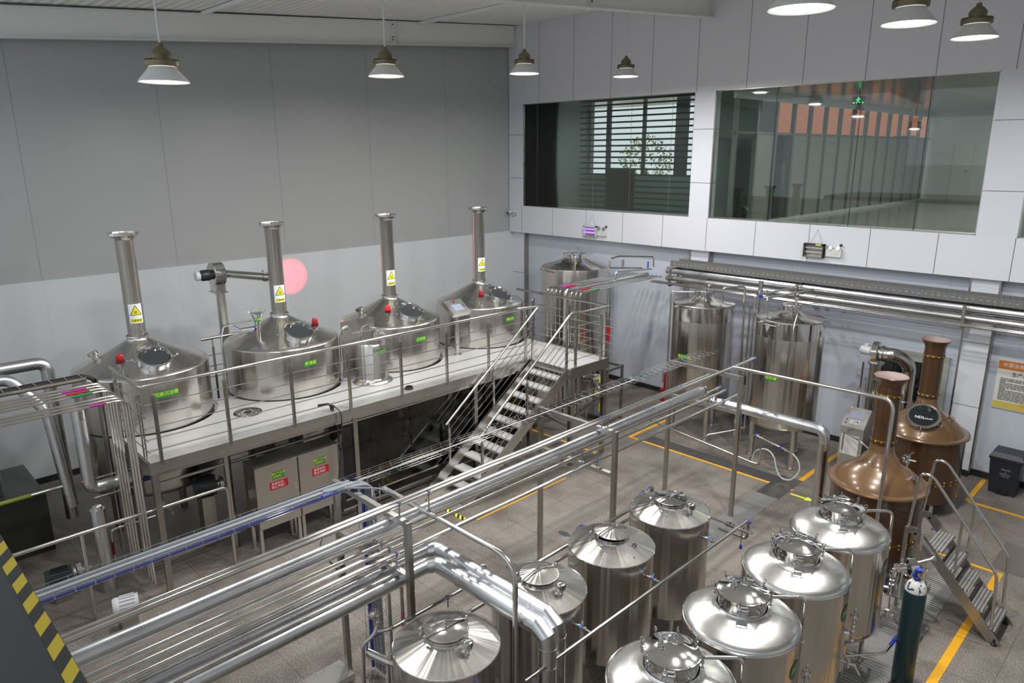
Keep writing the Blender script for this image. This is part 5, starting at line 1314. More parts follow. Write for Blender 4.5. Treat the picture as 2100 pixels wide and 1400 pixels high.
# ============================================================ ON THE PLATFORM
t = thing('grant_vessel', 'small round steel vessel on the platform between two kettles, with a curved tap on top', 'vessel', (-10.72, 7.0, 2.0))
def lo(g, n, m, p, **k): return g.out(n, m, p, world=False, **k)
lo(G().lathe([(.37, 0.003), (.37, .015), (.32, .05), (.30, .09), (.295, .10), (.295, .70), (.27, .74), (.10, .77), (0, .775)], 64), 'vessel_body', STEEL_TANK, t)
cyl = (0, 0, .295, math.radians(5), .60); s = curved_label(t, 'name_sign', cyl, .21, .085, GREEN); curved_text(s, 'name_text', '麦汁检查平台', .036, cyl, YELLOWTXT)
lo(G().box(-.42, -.40, -.34, .36, .15, 1.08), 'splash_plate', STEEL_SATIN, t, smooth=False)
lo(G().tube([(-.05, -.16, .74), (-.05, -.16, 1.02), (-.05, .04, 1.06), (-.05, .06, .96)], .012, 8, .1), 'curved_tap', CHROME, t)
lo(G().tube([(-.2, -.28, .90), (-.2, .22, .90)], .018, 10).tube([(-.2, .22, .90), (-.2, .22, .74)], .016, 8).tube([(-.2, .0, .90), (-.15, .1, .97)], .008, 6).tube([(-.2, .10, .90), (-.2, .13, .90)], .032, 12).ball((-.12, .25, .88), .03, 10).tube([(-.2, -.1, .88), (-.2, -.12, .76)], .014, 8), 'valve_manifold', CHROME, t)
lo(G().tube([(-.38, -.40, -.0), (-.38, -.40, .86), (-.38, -.32, .98), (-.38, -.22, .98)], .016, 8, .06).tube([(-.46, -.40, 0), (-.46, -.40, .8)], .014, 8), 'supply_pipes', STEEL, t)
t = thing('control_pedestal', 'slanted touch screen panel on a single post in front of the farthest kettle', 'control panel', (-10.93, 9.22, 2.0))
lo(G().lathe([(.09, 0), (.09, .012), (.048, .016), (.048, .85)], 20, cap0=True), 'post', STEEL_SATIN, t)
M = T(0, 0, .98) @ RY(math.radians(33))
bx = lo(G().box(-.20, .20, -.23, .23, -.045, .045, M), 'panel_box', STEEL_SATIN, t, smooth=False, bevel=.006)
lo(G().box(-.06, .12, -.12, .12, .045, .05, M), 'touch_screen', LCD, bx, smooth=False)
lo(G().tube([M @ Vector((-.13, 0, .045)), M @ Vector((-.13, 0, .08))], .018, 10), 'stop_button', REDPAINT, bx)
lo(G().tube([M @ Vector((0, .17, .045)), M @ Vector((0, .17, .06))], .012, 8), 'blue_button', BLUE, bx)
t = thing('floor_grate_disc', 'round wire ring mat lying on the deck between the first two kettles', 'mat', (-10.72, 4.62, 2.0))
g = G()
for r in (.06, .10, .14, .18, .215): g.torus(r, .0045, T(0, 0, .008), 40, 5)
for k in range(12): a = PI * k / 12; g.torus(.06, .004, T(.13 * math.cos(2 * a), .13 * math.sin(2 * a), .012), 20, 5)
lo(g, 'wire_rings', STEEL, t)
lo(G().lathe([(0, .002), (.22, .002)], 32), 'drain_shade_disc', BLACK, t)  # black disc laid in as the shade below the rings
t = thing('spray_gun', 'black spray gun hooked over the deck edge with its hose hanging down', 'spray gun', (-9.83, 5.60, 2.0))
lo(G().tube([(-.12, -.16, .10), (-.02, -.04, .12), (.06, .03, .08)], .020, 10).tube([(0, 0, .11), (.04, .02, .02)], .018, 8).torus(.045, .010, T(.03, .0, .06) @ RX(PI / 2), 20, 6), 'gun_body', BLACK, t)
lo(G().tube([(.06, .03, .08), (.20, .06, .03), (.22, .05, -.4), (.20, -.05, -1.0), (.24, -.15, -1.6), (.5, -.7, -1.98), (1.4, -.8, -1.985), (2.2, -1.4, -1.985)], .009, 8, .2), 'hose', BLACK, t)
t = thing('wire_coil', 'small coil of dark wire on the deck edge by a railing post', 'coil', (-9.84, 7.16, 2.0))
g = G()
for k in range(5): g.torus(.075 - .004 * k, .007, T(.004 * k, 0, .01 + .009 * k) @ RX(.08 * (k % 2)), 24, 5)
lo(g, 'wire_turns', plain('dark_wire', (0.06, 0.055, 0.05), .4, .5), t)
t = thing('short_guard_rail', 'short separate rail with two posts between the first and second kettle', 'railing', (-12.55, 5.2, 2.0))
g = G().tube([(-12.55, 4.70, 2.86), (-12.55, 5.60, 2.86)], .026, 12).out('top_bar', STEEL, t)
for yy in (4.90, 5.50): G().tube([(-12.55, yy, 1.7), (-12.55, yy, 2.7)], .022, 10).tube([(-12.55, yy, 2.68), (-12.55, yy, 2.84)], .012, 8).out('post', STEEL, t)
for k in range(3): G().tube([(-12.55, 4.75, 2.15 + .2 * k), (-12.55, 5.62, 2.15 + .2 * k)], .008, 6).out('rail_bar', STEEL, t)
# exhaust fan beside the second kettle
t = thing('exhaust_fan', 'round steel exhaust fan on a vertical duct, joined to the second chimney', 'fan', (-12.9, 5.30, 1.2))
G().tube([(-12.95, 5.30, 1.2), (-12.95, 5.30, 3.62)], .078, 28).out('vertical_duct', STEEL_TANK, t)
Mf = axis_M((-12.93, 5.16, 3.92), (0, 1, 0))
G().lathe([(0, 0), (.20, 0), (.215, .01), (.215, .19), (.20, .20), (0, .20)], 40, Mf).box(-13.07, -12.81, 5.17, 5.35, 3.60, 3.84).box(-13.10, -12.78, 5.14, 5.38, 3.585, 3.605).out('fan_housing', CHROME, t)
G().lathe([(.085, 0), (.10, .05), (.10, .16), (.08, .20), (0, .21)], 24, axis_M((-12.93, 5.16, 3.92), (0, -1, 0))).out('fan_motor', DKM, t)
G().lathe([(.082, 0), (.082, .07), (0, .08)], 24, axis_M((-12.93, 4.95, 3.92), (0, -1, 0))).out('motor_cap', LIGHTGREY, t)
G().tube([(-12.90, 5.36, 3.92), (-11.78, 5.76, 3.93)], .070, 28).tube([(-11.95, 5.70, 3.93), (-11.92, 5.71, 3.93)], .085, 24).out('cross_duct', STEEL_TANK, t)
clampg = G().tube([(-11.98, 5.69, 4.01), (-11.98, 5.69, 4.05)], .02, 8).out('duct_clamp', CHROME, t)
# hop funnel with its pneumatic valve, on the second kettle
def k2(g, n, m, p=K2): return g.out(n, m, p, world=False)
hx, hy = .35, -.58
k2(G().tube([(hx, hy, 2.93), (hx, hy, 3.14)], .035, 14).lathe([(.035, 3.14), (.06, 3.15), (.06, 3.165), (.035, 3.17), (.035, 3.20), (.055, 3.205), (.055, 3.22), (.038, 3.225), (.045, 3.28), (.085, 3.42), (.09, 3.44), (.10, 3.445), (.10, 3.46), (0, 3.475)], 24, T(hx, hy, 0)), 'hop_funnel', CHROME)
g = G()
for k in range(6): a = 2 * PI * k / 6; clamp_knob(g, (hx + .10 * math.cos(a), hy + .10 * math.sin(a), 3.45), (math.cos(a), math.sin(a), 1.0), .9)
k2(g, 'funnel_bolts', CHROME)
k2(G().tube([(hx - .02, hy - .04, 3.185), (hx - .14, hy - .22, 3.165)], .045, 18), 'funnel_actuator', STEEL)
k2(G().tube([(hx - .02, hy - .035, 3.185), (hx - .04, hy - .065, 3.18)], .047, 18), 'blue_ring', BLUE)
k2(G().tube([(hx - .08, hy - .05, 3.32), (hx - .18, hy - .50, 3.28), (hx - .2, hy - .55, 3.1), (hx - .2, hy - .55, 2.0)], .014, 8, .06), 'feed_pipe', STEEL)
cyl = (hx, hy, .072, math.radians(-15), 3.355); s = curved_label(K2, 'funnel_sign', cyl, .115, .075, GREEN); curved_text(s, 'funnel_text', '酒花罐', .042, cyl, YELLOWTXT)
k2(G().tube([(hx - .14, hy - .22, 3.17), (hx - .2, hy - .3, 3.25), (hx - .26, hy - .4, 3.3), (hx - .4, hy - .5, 3.1)], .006, 6), 'blue_air_line', BLUE)

# ============================================================ RIGHT SIDE
# small steps beside the copper kettles
t = thing('small_steps', 'small steel steps with perforated treads and two bent handrails, far right', 'steps', (-1.75, 10.05, 0))
for y in (9.75, 10.35):
    G().bar((-2.30, y, 1.16), (-1.24, y, -.06 + .05), .016, .13).out('stringer', STEEL_DARK, t, smooth=False, bevel=.002)
G().bar((-2.30, 9.75, 1.17), (-2.42, 9.75, 1.17), .016, .10).bar((-2.30, 10.35, 1.17), (-2.42, 10.35, 1.17), .016, .10).out('stringer_head', STEEL_DARK, t, smooth=False)
HOLES = mat_speckle('perforated_tread', (0.42, 0.42, 0.41), (0.42, 0.42, 0.41), 40)


def mat_holes():
    m, nt, b = new_mat('holed_tread'); L = nt.links.new
    tc = N(nt, 'ShaderNodeTexCoord'); v = N(nt, 'ShaderNodeTexVoronoi'); v.voronoi_dimensions = '2D'; v.inputs['Scale'].default_value = 24; v.inputs['Randomness'].default_value = 0
    L(tc.outputs['Object'], v.inputs['Vector']); c = ramp(nt, v.outputs['Distance'], [(0.22, (0.80, 0.80, 0.78)), (0.32, (0.17, 0.17, 0.165))]); L(c, b.inputs['Base Color'])
    b.inputs['Roughness'].default_value = .35; b.inputs['Metallic'].default_value = .6
    return m


HO = mat_holes()
for k in range(5):
    x = -2.08 + .178 * k; z = 1.0 - .20 * k
    G().box(x - .10, x + .10, 9.76, 10.34, z - .03, z).out('tread', HO, t, smooth=False, bevel=.003)
for y in (9.78, 10.38):
    G().tube([(-2.42, y, 1.1), (-2.36, y, 1.98), (-2.22, y, 1.98), (-1.37, y, .93), (-1.33, y, .18)], .019, 10, .07).out('handrail', STEEL, t)
    G().tube([(-1.82, y, .60), (-1.82, y, 1.48)], .017, 10).out('rail_post', STEEL, t)
for y in (9.75, 10.35): G().lathe([(.04, 0), (.04, .02), (.015, .03), (.015, .08)], 12, T(-1.27, y, 0), cap0=True).out('rubber_foot', BLACK, t)
for y in (9.75, 10.35): G().box(-2.44, -2.40, y - .02, y + .02, 0, 1.2).out('rear_leg', STEEL_DARK, t, smooth=False)
# gas cylinder
t = thing('gas_cylinder', 'tall dark teal gas cylinder with a white flaking shoulder and blue valve', 'gas cylinder', (-1.87, 8.25, 0))
lo(G().lathe([(.105, 0), (.115, .02), (.115, 1.18), (.112, 1.21)], 40, cap0=True), 'cylinder_body', CYLTEAL, t)
lo(G().lathe([(.1125, 1.205), (.104, 1.26), (.085, 1.30), (.055, 1.33), (.03, 1.345), (.028, 1.36)], 40), 'white_shoulder', mat_speckle('flaked_white', (0.72, 0.72, 0.70), (0.012, 0.03, 0.08), 22, .56, .60), t)
v = lo(G().tube([(0, 0, 1.35), (0, 0, 1.44)], .020, 12).tube([(0, 0, 1.385), (.05, -.03, 1.385)], .014, 10), 'brass_valve', BRASS, t)
lo(G().lathe([(.035, 1.34), (.040, 1.35), (.040, 1.38), (.03, 1.385)], 20).tube([(0, 0, 1.44), (0, 0, 1.475)], .036, 18).tube([(-.04, -.02, 1.38), (-.02, -.01, 1.42)], .02, 8), 'blue_guard', BLUE, v)
# pump set between copper kettle, steps and cylinder
t = thing('pump_set', 'cluster of a shiny round pump, clamps and drain tray behind the gas cylinder', 'pump', (-2.20, 9.45, 0))
G().box(-2.5, -2.02, 9.1, 9.62, .50, .52).box(-2.5, -2.49, 9.1, 9.62, .5, .57).box(-2.03, -2.02, 9.1, 9.62, .5, .57).out('drip_tray', STEEL_SATIN, t, smooth=False)
for x, y in ((-2.46, 9.14), (-2.06, 9.14), (-2.46, 9.58), (-2.06, 9.58)): G().tube([(x, y, 0), (x, y, .5)], .014, 8).out('tray_leg', STEEL, t)
M = axis_M((-2.34, 9.25, .84), (.6, .8, .0))
G().lathe([(0, 0), (.055, 0), (.06, .02), (.06, .10), (.115, .12), (.12, .15), (.12, .22), (.10, .24), (0, .25)], 36, M).tube([(-2.3, 9.3, .82), (-2.3, 9.3, .52)], .03, 10).out('pump_housing', CHROME, t)
G().tube([(-2.25, 9.4, .86), (-2.08, 9.5, .95), (-2.0, 9.55, 1.0), (-2.2, 9.62, 1.15)], .022, 10, .06).tube([(-2.13, 9.47, .90), (-2.11, 9.48, .92)], .04, 14).tube([(-2.02, 9.54, .98), (-2.0, 9.55, 1.0)], .04, 14).tube([(-2.2, 9.62, 1.0), (-2.2, 9.62, 1.25)], .02, 8).out('pump_pipes', CHROME, t)
G().tube([(-2.05, 9.35, .52), (-2.0, 9.3, .75), (-2.05, 9.45, .9), (-2.12, 9.5, .6)], .014, 8, .08).out('bent_hose_pipe', STEEL, t)
G().box(-2.60, -2.40, 9.0, 9.2, .55, .75).out('junction_box', BLACK, t, smooth=False)
G().ball((-2.12, 9.7, 1.30), .018, 8).out('blue_knob', BLUE, t)
t = pipe('steel_pipe', 'thin pipe with valves low between the last fermenter and the gas cylinder', [(-2.3, 7.5, .52), (-2.0, 7.9, .50), (-2.0, 9.3, .48)], .016)
G().tube([(-2.0, 8.1, .50), (-2.0, 8.3, .50)], .022, 8).out('blue_sleeve', BLUE, t)
# control box with slanted top
t = thing('control_box', 'steel control box with slanted screen top and white side vent, left of the copper kettles', 'control panel', (-4.44, 13.5, 0))
g = G(); pr = [(13.30, .02), (13.30, 1.04), (13.62, 1.34), (13.72, 1.30), (13.72, .02)]
a = [g.bm.verts.new((-4.65, y, z)) for y, z in pr]; b = [g.bm.verts.new((-4.24, y, z)) for y, z in pr]
g.bm.faces.new(a); g.bm.faces.new(b[::-1])
for i in range(5): g.bm.faces.new((a[i], a[(i + 1) % 5], b[(i + 1) % 5], b[i]))
cb = g.out('box_body', STEEL_SATIN, t, smooth=False)
Mp = frame((-4.445, 13.46, 1.19), (1, 0, 0), (0, -.30, .32))
G().box(-.13, .13, -.02, .15, .001, .006, Mp).out('touch_screen', LCD, cb, smooth=False)
G().tube([Mp @ Vector((-.14, .185, 0)), Mp @ Vector((-.14, .185, .02))], .016, 12).out('yellow_button', plain('button_yellow', (.8, .45, .02), .4), cb)
g = G()
for u, w in ((-.15, -.07), (-.15, -.14), (.05, -.09)): g.tube([Mp @ Vector((u, w, 0)), Mp @ Vector((u, w, .012))], .014, 12)
g.out('black_switches', BLACK, cb)
flat_text(cb, 'switch_captions', '加热 水泵\n照明 停止', .045, Mp @ T(.0, -.10, .002), WHITETXT)
G().box(-4.62, -4.30, 13.285, 13.30, .50, .88).out('side_vent', WHITE, t, smooth=False)
G().tube([(-4.55, 13.2, .6), (-4.55, 13.2, .95), (-4.2, 13.0, .95), (-3.95, 12.9, .85)], .018, 8, .06).out('bent_grab_pipe', STEEL, t)
# extractor over the coppers
t = thing('extractor_fan', 'exhaust fan with a big ribbed elbow duct behind the copper chimneys', 'fan', (-4.22, 13.45, 0))
G().tube([(-4.22, 13.45, .23), (-4.22, 13.45, 2.30)], .115, 28).tube([(-4.22, 13.45, 2.28), (-4.22, 13.45, 2.31)], .15, 28).out('vertical_duct', STEEL_TANK, t)
Mf = axis_M((-4.30, 13.42, 2.52), (1, .08, 0))
G().lathe([(0, 0), (.185, 0), (.20, .01), (.20, .11), (.185, .12), (0, .12)], 40, Mf).box(-4.31, -4.17, 13.35, 13.53, 2.30, 2.42).out('fan_housing', CHROME, t)
G().lathe([(.06, 0), (.085, .02), (.085, .17), (.07, .20), (0, .205)], 24, axis_M((-4.32, 13.42, 2.52), (-1, 0, 0))).box(-4.45, -4.38, 13.37, 13.47, 2.59, 2.65).out('fan_motor', LIGHTGREY, t)
pts = [(-4.17, 13.45, 2.51)] + [(-3.98 + .28 * math.sin(a), 13.50, 2.51 - .28 + .28 * math.cos(a)) for a in [PI / 2 * k / 12 for k in range(13)]] + [(-3.70, 13.72, 1.55)]
pts = [(-4.17, 13.45, 2.51), (-4.05, 13.45, 2.51)] + [(-4.0 + .30 * math.sin(PI / 2 * k / 12), 13.45 + .25 * (k / 12), 2.51 - .30 + .30 * math.cos(PI / 2 * k / 12)) for k in range(13)] + [(-3.70, 13.70, 1.60)]
G().tube(pts, .125, 28).out('elbow_duct', STEEL_TANK, t, sharp=60)
G().tube([(-3.70, 13.70, 1.60), (-3.70, 13.70, 1.57)], .16, 28).out('duct_flange', STEEL, t)
G().tube([(-3.70, 13.70, 1.6), (-3.70, 13.70, .23)], .12, 24).out('duct_sleeve', STEEL, t)
G().tube([(-4.14, 13.45, 2.51), (-4.10, 13.45, 2.51)], .15, 24).out('duct_flange', STEEL, t)
G().tube([(-4.42, 13.35, 2.30), (-4.42, 13.35, .4)], .018, 8).tube([(-4.20, 13.30, .6), (-4.20, 13.30, 1.95), (-4.12, 13.28, 2.02), (-4.05, 13.26, 1.95), (-4.05, 13.26, .6)], .018, 8, .05).tube([(-4.12, 13.28, 2.0), (-4.12, 13.28, 2.06)], .03, 10).out('side_pipes', STEEL, t)
t.location += Vector((-.27, .85, -.22))
# dark hatch window on the wall
t = struct(G().box(-4.86, -3.46, 15.14, 15.2, .92, 2.20).out('window_5', plain('frame_grey', (0.36, 0.36, 0.34), .4), smooth=False, bevel=.006))
G().box(-4.74, -3.62, 15.125, 15.14, 1.02, 2.02).out('pane', BLACKGLASS, t, smooth=False)
o = G().box(-5.10, -5.0, 15.185, 15.2, 1.50, 1.60).out('wall_socket', WHITE, smooth=False); tag(place(o, (-5.05, 15.19, 1.55)), 'small white wall socket left of the extractor duct', 'socket')
# poster
t = thing('wall_poster', 'printed poster with orange header and rows of small text at the right edge', 'poster', (-2.0, 15.18, 1.9))
ps = G().box(-2.69, -1.15, 15.17, 15.19, 1.42, 2.34).out('poster_sheet', plain('poster_cream', (0.66, 0.65, 0.61), .45), t, smooth=False)
G().box(-2.68, -1.16, 15.166, 15.17, 2.17, 2.33).out('orange_header', plain('poster_orange', (0.55, 0.20, 0.04), .45), ps, smooth=False)
G().box(-2.68, -1.16, 15.167, 15.17, 1.43, 1.56).out('gold_footer', plain('poster_gold', (0.58, 0.47, 0.10), .45), ps, smooth=False)
Mt = frame((-2.36, 15.164, 2.25), (1, 0, 0), (0, -1, 0)); flat_text(ps, 'header_text', '中亚生物科技', .085, Mt, WHITETXT)
Mt = frame((-2.12, 15.164, 2.09), (1, 0, 0), (0, -1, 0)); flat_text(ps, 'title_text', '生产过程控制制度', .085, Mt, BLACK)
g = G(); rnd = random.Random(3)
for k in range(19):
    z = 2.00 - .0225 * k; x = -2.62
    while x < -1.28:
        w = rnd.uniform(.03, .12); g.box(x, x + w, 15.165, 15.17, z - .006, z + .005); x += w + .012
        if rnd.random() < .05: break
g.out('body_text', plain('print_grey', (0.10, 0.10, 0.10), .6), ps, smooth=False)
g = G()
for k in range(14): a = .25 + k * .19; yy = 15.1655 - .0004 * k; g.bar((-2.0 + .06 * math.cos(a), yy, 1.46 + .06 * math.sin(a)), (-2.0 + .34 * math.cos(a), yy, 1.46 + .24 * math.sin(a)), .0003, .016, (0, 0, 1))
g.out('wheat_print', plain('poster_wheat', (0.60, 0.38, 0.10), .5), ps, smooth=False)
# rubbish bin
t = thing('rubbish_bin', 'dark plastic pedal bin with a white recycling print by the back wall', 'bin', (-2.22, 14.78, 0))
g = G(); sec = [(.0, .20, .165), (.66, .245, .20)]
for z, a, b in sec: pass
vv = [[g.bm.verts.new((sx * a, sy * b, z)) for sx, sy in ((-1, -1), (1, -1), (1, 1), (-1, 1))] for z, a, b in sec]
g.bm.faces.new(vv[0][::-1]); g.bm.faces.new(vv[1])
for i in range(4): g.bm.faces.new((vv[0][i], vv[0][(i + 1) % 4], vv[1][(i + 1) % 4], vv[1][i]))
lo(g, 'bin_body', BINM, t, smooth=False, bevel=.012)
g = G(); rings = [(.655, .262, .215), (.70, .262, .215), (.78, .22, .19)]
vv = [[g.bm.verts.new((sx * a, sy * b + (.02 if z > .75 else 0), z)) for sx, sy in ((-1, -1), (1, -1), (1, 1), (-1, 1))] for z, a, b in rings]
g.bm.faces.new(vv[0][::-1]); g.bm.faces.new(vv[-1])
for q in range(2):
    for i in range(4): g.bm.faces.new((vv[q][i], vv[q][(i + 1) % 4], vv[q + 1][(i + 1) % 4], vv[q + 1][i]))
lo(g, 'bin_lid', BINM, t, smooth=False, bevel=.01)
lo(G().box(-.09, .09, -.21, -.12, .02, .06), 'pedal', BLACK, t, smooth=False)
Mb = T(-2.22, 14.78, 0) @ frame((0.02, -.196, .42), (1, 0, 0), (0, -1, 0)); s = flat_text(t, 'bin_print', '其他垃圾\n△\nRESIDUAL\nWASTE', .038, Mb, plain('bin_print_grey', (.35, .36, .38), .5))
# fire extinguishers
t = thing('extinguisher_box', 'red stand holding two fire extinguishers against the back wall', 'box', (-9.30, 14.75, 0))
G().box(-9.52, -9.10, 14.60, 14.86, 0, .32).out('stand_box', REDPAINT, t, smooth=False, bevel=.008)
Mt = frame((-9.31, 14.596, .2), (1, 0, 0), (0, -1, 0)); flat_text(t, 'stand_text', '灭火器', .10, Mt, WHITETXT)
for x, l in ((-9.41, 'left fire extinguisher in the red stand by the back wall'), (-9.21, 'right fire extinguisher in the red stand by the back wall')):
    e = thing('fire_extinguisher', l, 'fire extinguisher', (x, 14.73, .32), 'fire extinguishers')
    lo(G().lathe([(.0, 0), (.075, 0), (.08, .02), (.08, .36), (.06, .43), (.025, .46), (.02, .50)], 24), 'bottle', REDPAINT, e)
    lo(G().tube([(0, 0, .50), (0, 0, .54)], .022, 10).bar((-.03, 0, .55), (.10, 0, .58), .02, .012), 'valve_lever', BLACK, e)
    lo(G().tube([(-.02, 0, .52), (-.12, .0, .46), (-.12, 0, .12)], .012, 8, .05), 'hose', plain('hose_blue', (.06, .10, .30), .4) if 'hose_blue' not in MATS else MATS['hose_blue'], e)
# pump skid near the landing
t = thing('pump_skid', 'framed pump skid with chrome pump and yellow tags below the landing rail', 'pump', (-9.75, 12.6, 0))
for x in (-10.25, -9.45):
    for y in (12.3, 12.9): G().box(x - .025, x + .025, y - .025, y + .025, 0, 1.32).out('skid_post', STEEL_DARK, t, smooth=False)
G().bar((-10.25, 12.3, 1.28), (-9.45, 12.3, 1.28), .05, .05).bar((-10.25, 12.9, 1.28), (-9.45, 12.9, 1.28), .05, .05).bar((-9.45, 12.3, 1.28), (-9.45, 12.9, 1.28), .05, .05).box(-10.25, -9.45, 12.3, 12.9, .16, .20).bar((-10.25, 12.3, .62), (-9.45, 12.3, .62), .05, .05).out('skid_frame', STEEL_DARK, t, smooth=False)
G().lathe([(0, 0), (.11, 0), (.12, .02), (.12, .16), (.06, .18), (.06, .24), (0, .25)], 28, axis_M((-9.78, 12.40, 1.02), (.5, -.8, .2))).tube([(-10.15, 12.4, .95), (-9.85, 12.45, 1.0)], .09, 20).tube([(-9.75, 12.3, .98), (-9.6, 12.3, .8), (-9.6, 12.3, .3)], .03, 10, .08).tube([(-10.05, 12.3, 1.5), (-10.0, 12.3, 1.25), (-9.9, 12.3, 1.1)], .035, 10, .05).out('chrome_pump', CHROME, t)
G().box(-9.62, -9.55, 12.26, 12.27, 1.02, 1.12).box(-9.72, -9.52, 12.26, 12.27, .70, .78).box(-9.60, -9.50, 12.26, 12.27, .30, .48).out('yellow_tags', YELLOW, t, smooth=False)
G().tube([(-10.2, 12.2, 1.35), (-10.2, 12.2, .6)], .012, 8).tube([(-9.9, 12.2, .9), (-9.9, 12.2, .1)], .018, 8).out('drop_pipes', STEEL, t)
o = G().box(-10.05, -10.03, 12.15, 12.19, 1.95, 2.2).out('red_tag', REDSTK, smooth=False)
o.parent = t; o.location = (0, 0, 0); o.data.transform(T(9.75, -12.6, 0))
for x, y, l in ((-10.60, 12.5, 'leftmost thin upright pipe between the landing and the back wall'), (-10.25, 12.7, 'thin upright pipe behind the pump skid, left of the wider one'), (-9.92, 12.95, 'wider upright pipe with a red mark behind the pump skid')):
    r = .045 if x == -9.92 else .018
    q = pipe('riser_pipe', l, [(x, y, 3.05), (x, y, 0)], r, STEEL)
    if r > .03: G().tube([(x, y, 1.75), (x, y, 2.15)], r + .001, 14).out('red_mark', REDSTK, q)
# low pipe loops and hose under the water tanks
pipe('floor_pipe', 'long low pipe on stubs running just behind the yellow line to the water tank', [(-8.75, 12.55, .12), (-8.75, 12.55, .34), (-8.2, 12.50, .34), (-5.95, 12.50, .12), (-5.80, 12.50, .12), (-5.80, 12.50, .45)], .02, bend=.05)
pipe('floor_pipe', 'short bent pipe rising from the low pipe between the water tanks', [(-7.0, 12.52, .22), (-7.0, 12.55, .38), (-6.6, 12.9, .5), (-6.45, 13.1, .55)], .02, bend=.05)
pipe('floor_pipe', 'upright stub with a hooked end left of the rack post on the floor', [(-9.0, 12.3, .03), (-9.0, 12.3, .22), (-8.85, 12.2, .30)], .022, bend=.05)
pipe('floor_pipe', 'low hooked pipe with a red tip behind the rear rack post', [(-11.2, 11.9, .05), (-9.9, 11.6, .05), (-9.8, 11.6, .12), (-9.8, 11.6, .25)], .02, bend=.05)
t = thing('outlet_valve_row', 'row of small chrome valves with blue clamps below the right water tank', 'valve', (-5.75, 12.6, 0))
G().tube([(-6.05, 12.62, .10), (-6.05, 12.62, .62), (-5.98, 12.60, .66), (-5.35, 12.55, .56), (-5.2, 12.55, .52)], .018, 10, .04).tube([(-5.95, 12.6, .66), (-5.90, 12.6, .65)], .032, 12).tube([(-5.62, 12.57, .60), (-5.57, 12.57, .595)], .032, 12).tube([(-5.35, 12.55, .56), (-5.31, 12.55, .55)], .032, 12).tube([(-5.80, 12.58, .63), (-5.80, 12.58, .70)], .01, 6).out('valve_body', CHROME, t)
G().tube([(-5.98, 12.6, .665), (-5.955, 12.6, .66)], .034, 12).tube([(-5.45, 12.56, .575), (-5.425, 12.56, .57)], .034, 12).out('blue_clamps', BLUE, t)
h = thing('clear_hose', 'looped clear plastic hose hanging from the small valves by the water tank', 'hose', (-5.7, 12.5, .1))
G().tube([(-5.2, 12.55, .52), (-5.05, 12.50, .45), (-4.98, 12.45, .25), (-5.1, 12.35, .06), (-5.3, 12.35, .05), (-5.42, 12.4, .2), (-5.5, 12.45, .42), (-5.7, 12.5, .50), (-5.95, 12.55, .35), (-6.0, 12.6, .12)], .013, 8, .12).out('hose_loop', plain('milky_hose', (.55, .57, .58), .3), h)
for x, y, l in ((-6.62, 13.0, 'upright thin pipe with blue handled valves between the water tanks'), (-6.80, 13.6, 'tall thin pipe standing close to the right water tank')):
    q = pipe('riser_pipe', l, [(x, y, 3.0), (x, y, 0)], .02, STEEL)
    G().tube([(x, y, .62), (x, y, .70)], .035, 12).tube([(x, y, .36), (x, y, .42)], .035, 12).out('clamp_rings', CHROME, q)
    G().ball((x + .04, y - .05, .34), .018, 8).ball((x + .03, y - .05, .50), .018, 8).out('blue_knobs', BLUE, q)
t = thing('filter_housing', 'upright black topped filter and blue handle between rack post and water tank', 'filter', (-5.95, 12.2, 0))
G().tube([(-6.32, 12.62, .1), (-6.32, 12.62, 1.52)], .022, 10).tube([(-6.32, 12.62, 1.30), (-6.32, 12.62, 1.62)], .038, 14).out('filter_body', CHROME, t)
G().tube([(-6.32, 12.62, 1.62), (-6.32, 12.62, 1.80)], .042, 12).out('black_cap', BLACK, t); G().tube([(-6.25, 12.5, 1.25), (-6.25, 12.5, .95)], .014, 8).out('blue_handle', BLUE, t)

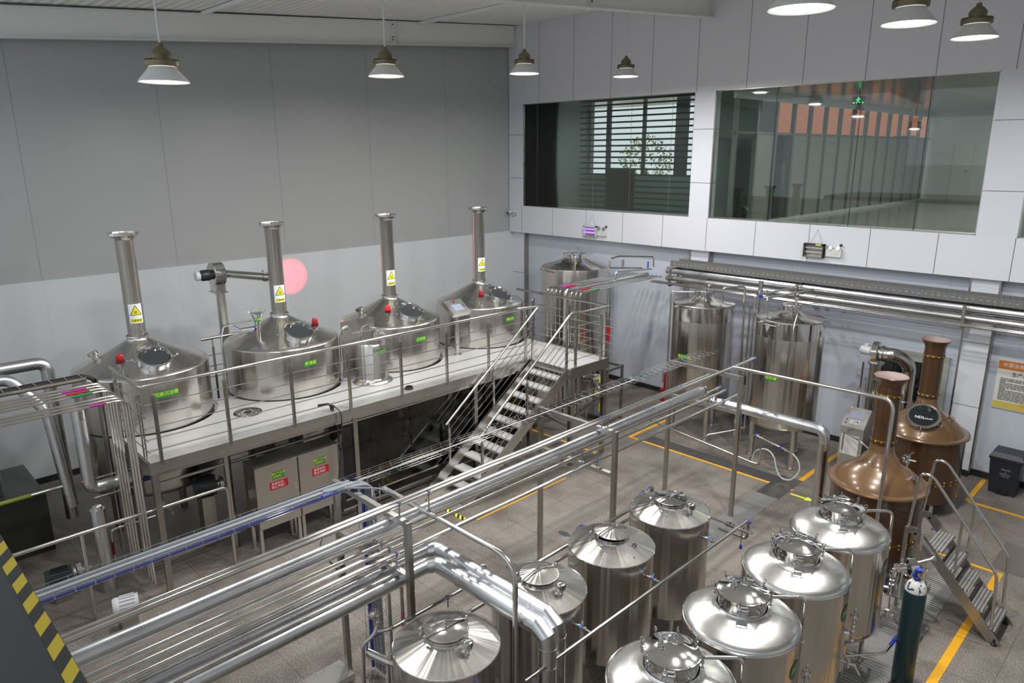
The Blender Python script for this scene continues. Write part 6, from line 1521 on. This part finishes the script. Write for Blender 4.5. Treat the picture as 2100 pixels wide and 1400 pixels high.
# ============================================================ SMALL THINGS ON THE UPPER WALL
YW = YF - .002
t = thing('wall_camera', 'small security camera with curled cable in the corner under the blind window', 'camera', (-14.98, YF, 4.38))
G().box(-15.02, -14.92, YF - .06, YF, 4.34, 4.46).tube([(-14.96, YF - .05, 4.40), (-15.02, YF - .18, 4.36)], .04, 14).out('camera_body', LIGHTGREY, t)
G().tube([(-15.02, YF - .18, 4.36), (-15.03, YF - .2, 4.355)], .036, 14).out('lens', BLACK, t)
G().tube([(-14.90, YF - .02, 4.36), (-14.84, YF - .03, 4.30), (-14.92, YF - .03, 4.25), (-15.0, YF - .02, 4.24), (-15.02, YF - .01, 4.30)], .008, 6, .04).out('cable', GREYCAB, t)
for x, z, l, lit in ((-12.06, 4.035, 'insect killer with two violet tubes under the blind window', True), (-6.13, 4.055, 'insect killer with black frame and grey grid under the second window', False)):
    t = thing('insect_killer', l, 'insect killer', (x, YF, z))
    lo(G().box(-.21, -.185, -.10, -.01, -.15, .13).box(.185, .21, -.10, -.01, -.15, .13).box(-.21, .21, -.10, -.01, .10, .13), 'frame', LIGHTGREY if lit else BLACK, t, smooth=False)
    lo(G().box(-.20, .20, -.10, -.01, -.15, -.125), 'tray', STEEL, t, smooth=False)
    g = G()
    for k in range(9): g.tube([(-.185 + .046 * k, -.095, -.12), (-.185 + .046 * k, -.095, .10)], .003, 4)
    for k in range(5): g.tube([(-.19, -.095, -.10 + .045 * k), (.19, -.095, -.10 + .045 * k)], .002, 4)
    lo(g, 'grid', STEEL, t)
    for dz in (-.05, .04): lo(G().tube([(-.18, -.05, dz), (.18, -.05, dz)], .017, 10), 'tube', PURPLE if lit else LIGHTGREY, t)
    lo(G().box(-.19, .19, -.015, -.008, -.13, .10), 'back_plate', STEEL_DARK, t, smooth=False)
    lo(G().tube([(-.10, -.03, .13), (.02, -.005, .42), (.14, -.03, .13)], .003, 4), 'hanging_wire', GREYCAB, t)
    if not lit: lo(G().box(.04, .15, -.102, -.098, .102, .128), 'yellow_label', YELLOW, t, smooth=False)
for x, z, l in ((-11.68, 4.03, 'twin emergency lamp beside the violet insect killer'), (-5.73, 4.05, 'twin emergency lamp beside the black framed insect killer')):
    t = thing('emergency_lamp', l, 'lamp', (x, YF, z))
    lo(G().box(-.15, .15, -.07, -.002, -.10, .05), 'lamp_box', WHITE, t, smooth=False, bevel=.006)
    for dx in (-.09, .07):
        lo(G().lathe([(.02, 0), (.045, .02), (.05, .05), (0, .052)], 20, axis_M((dx, -.03, .07), (0, -.9, .2))), 'lamp_head', CHROME, t)
    lo(G().ball((.12, -.03, .14), .028, 10), 'sensor_ball', BLACK, t)
    lo(G().box(-.09, -.05, -.073, -.069, -.01, .01).box(-.02, .09, -.073, -.069, -.06, -.01), 'markings', LIGHTGREY, t, smooth=False)
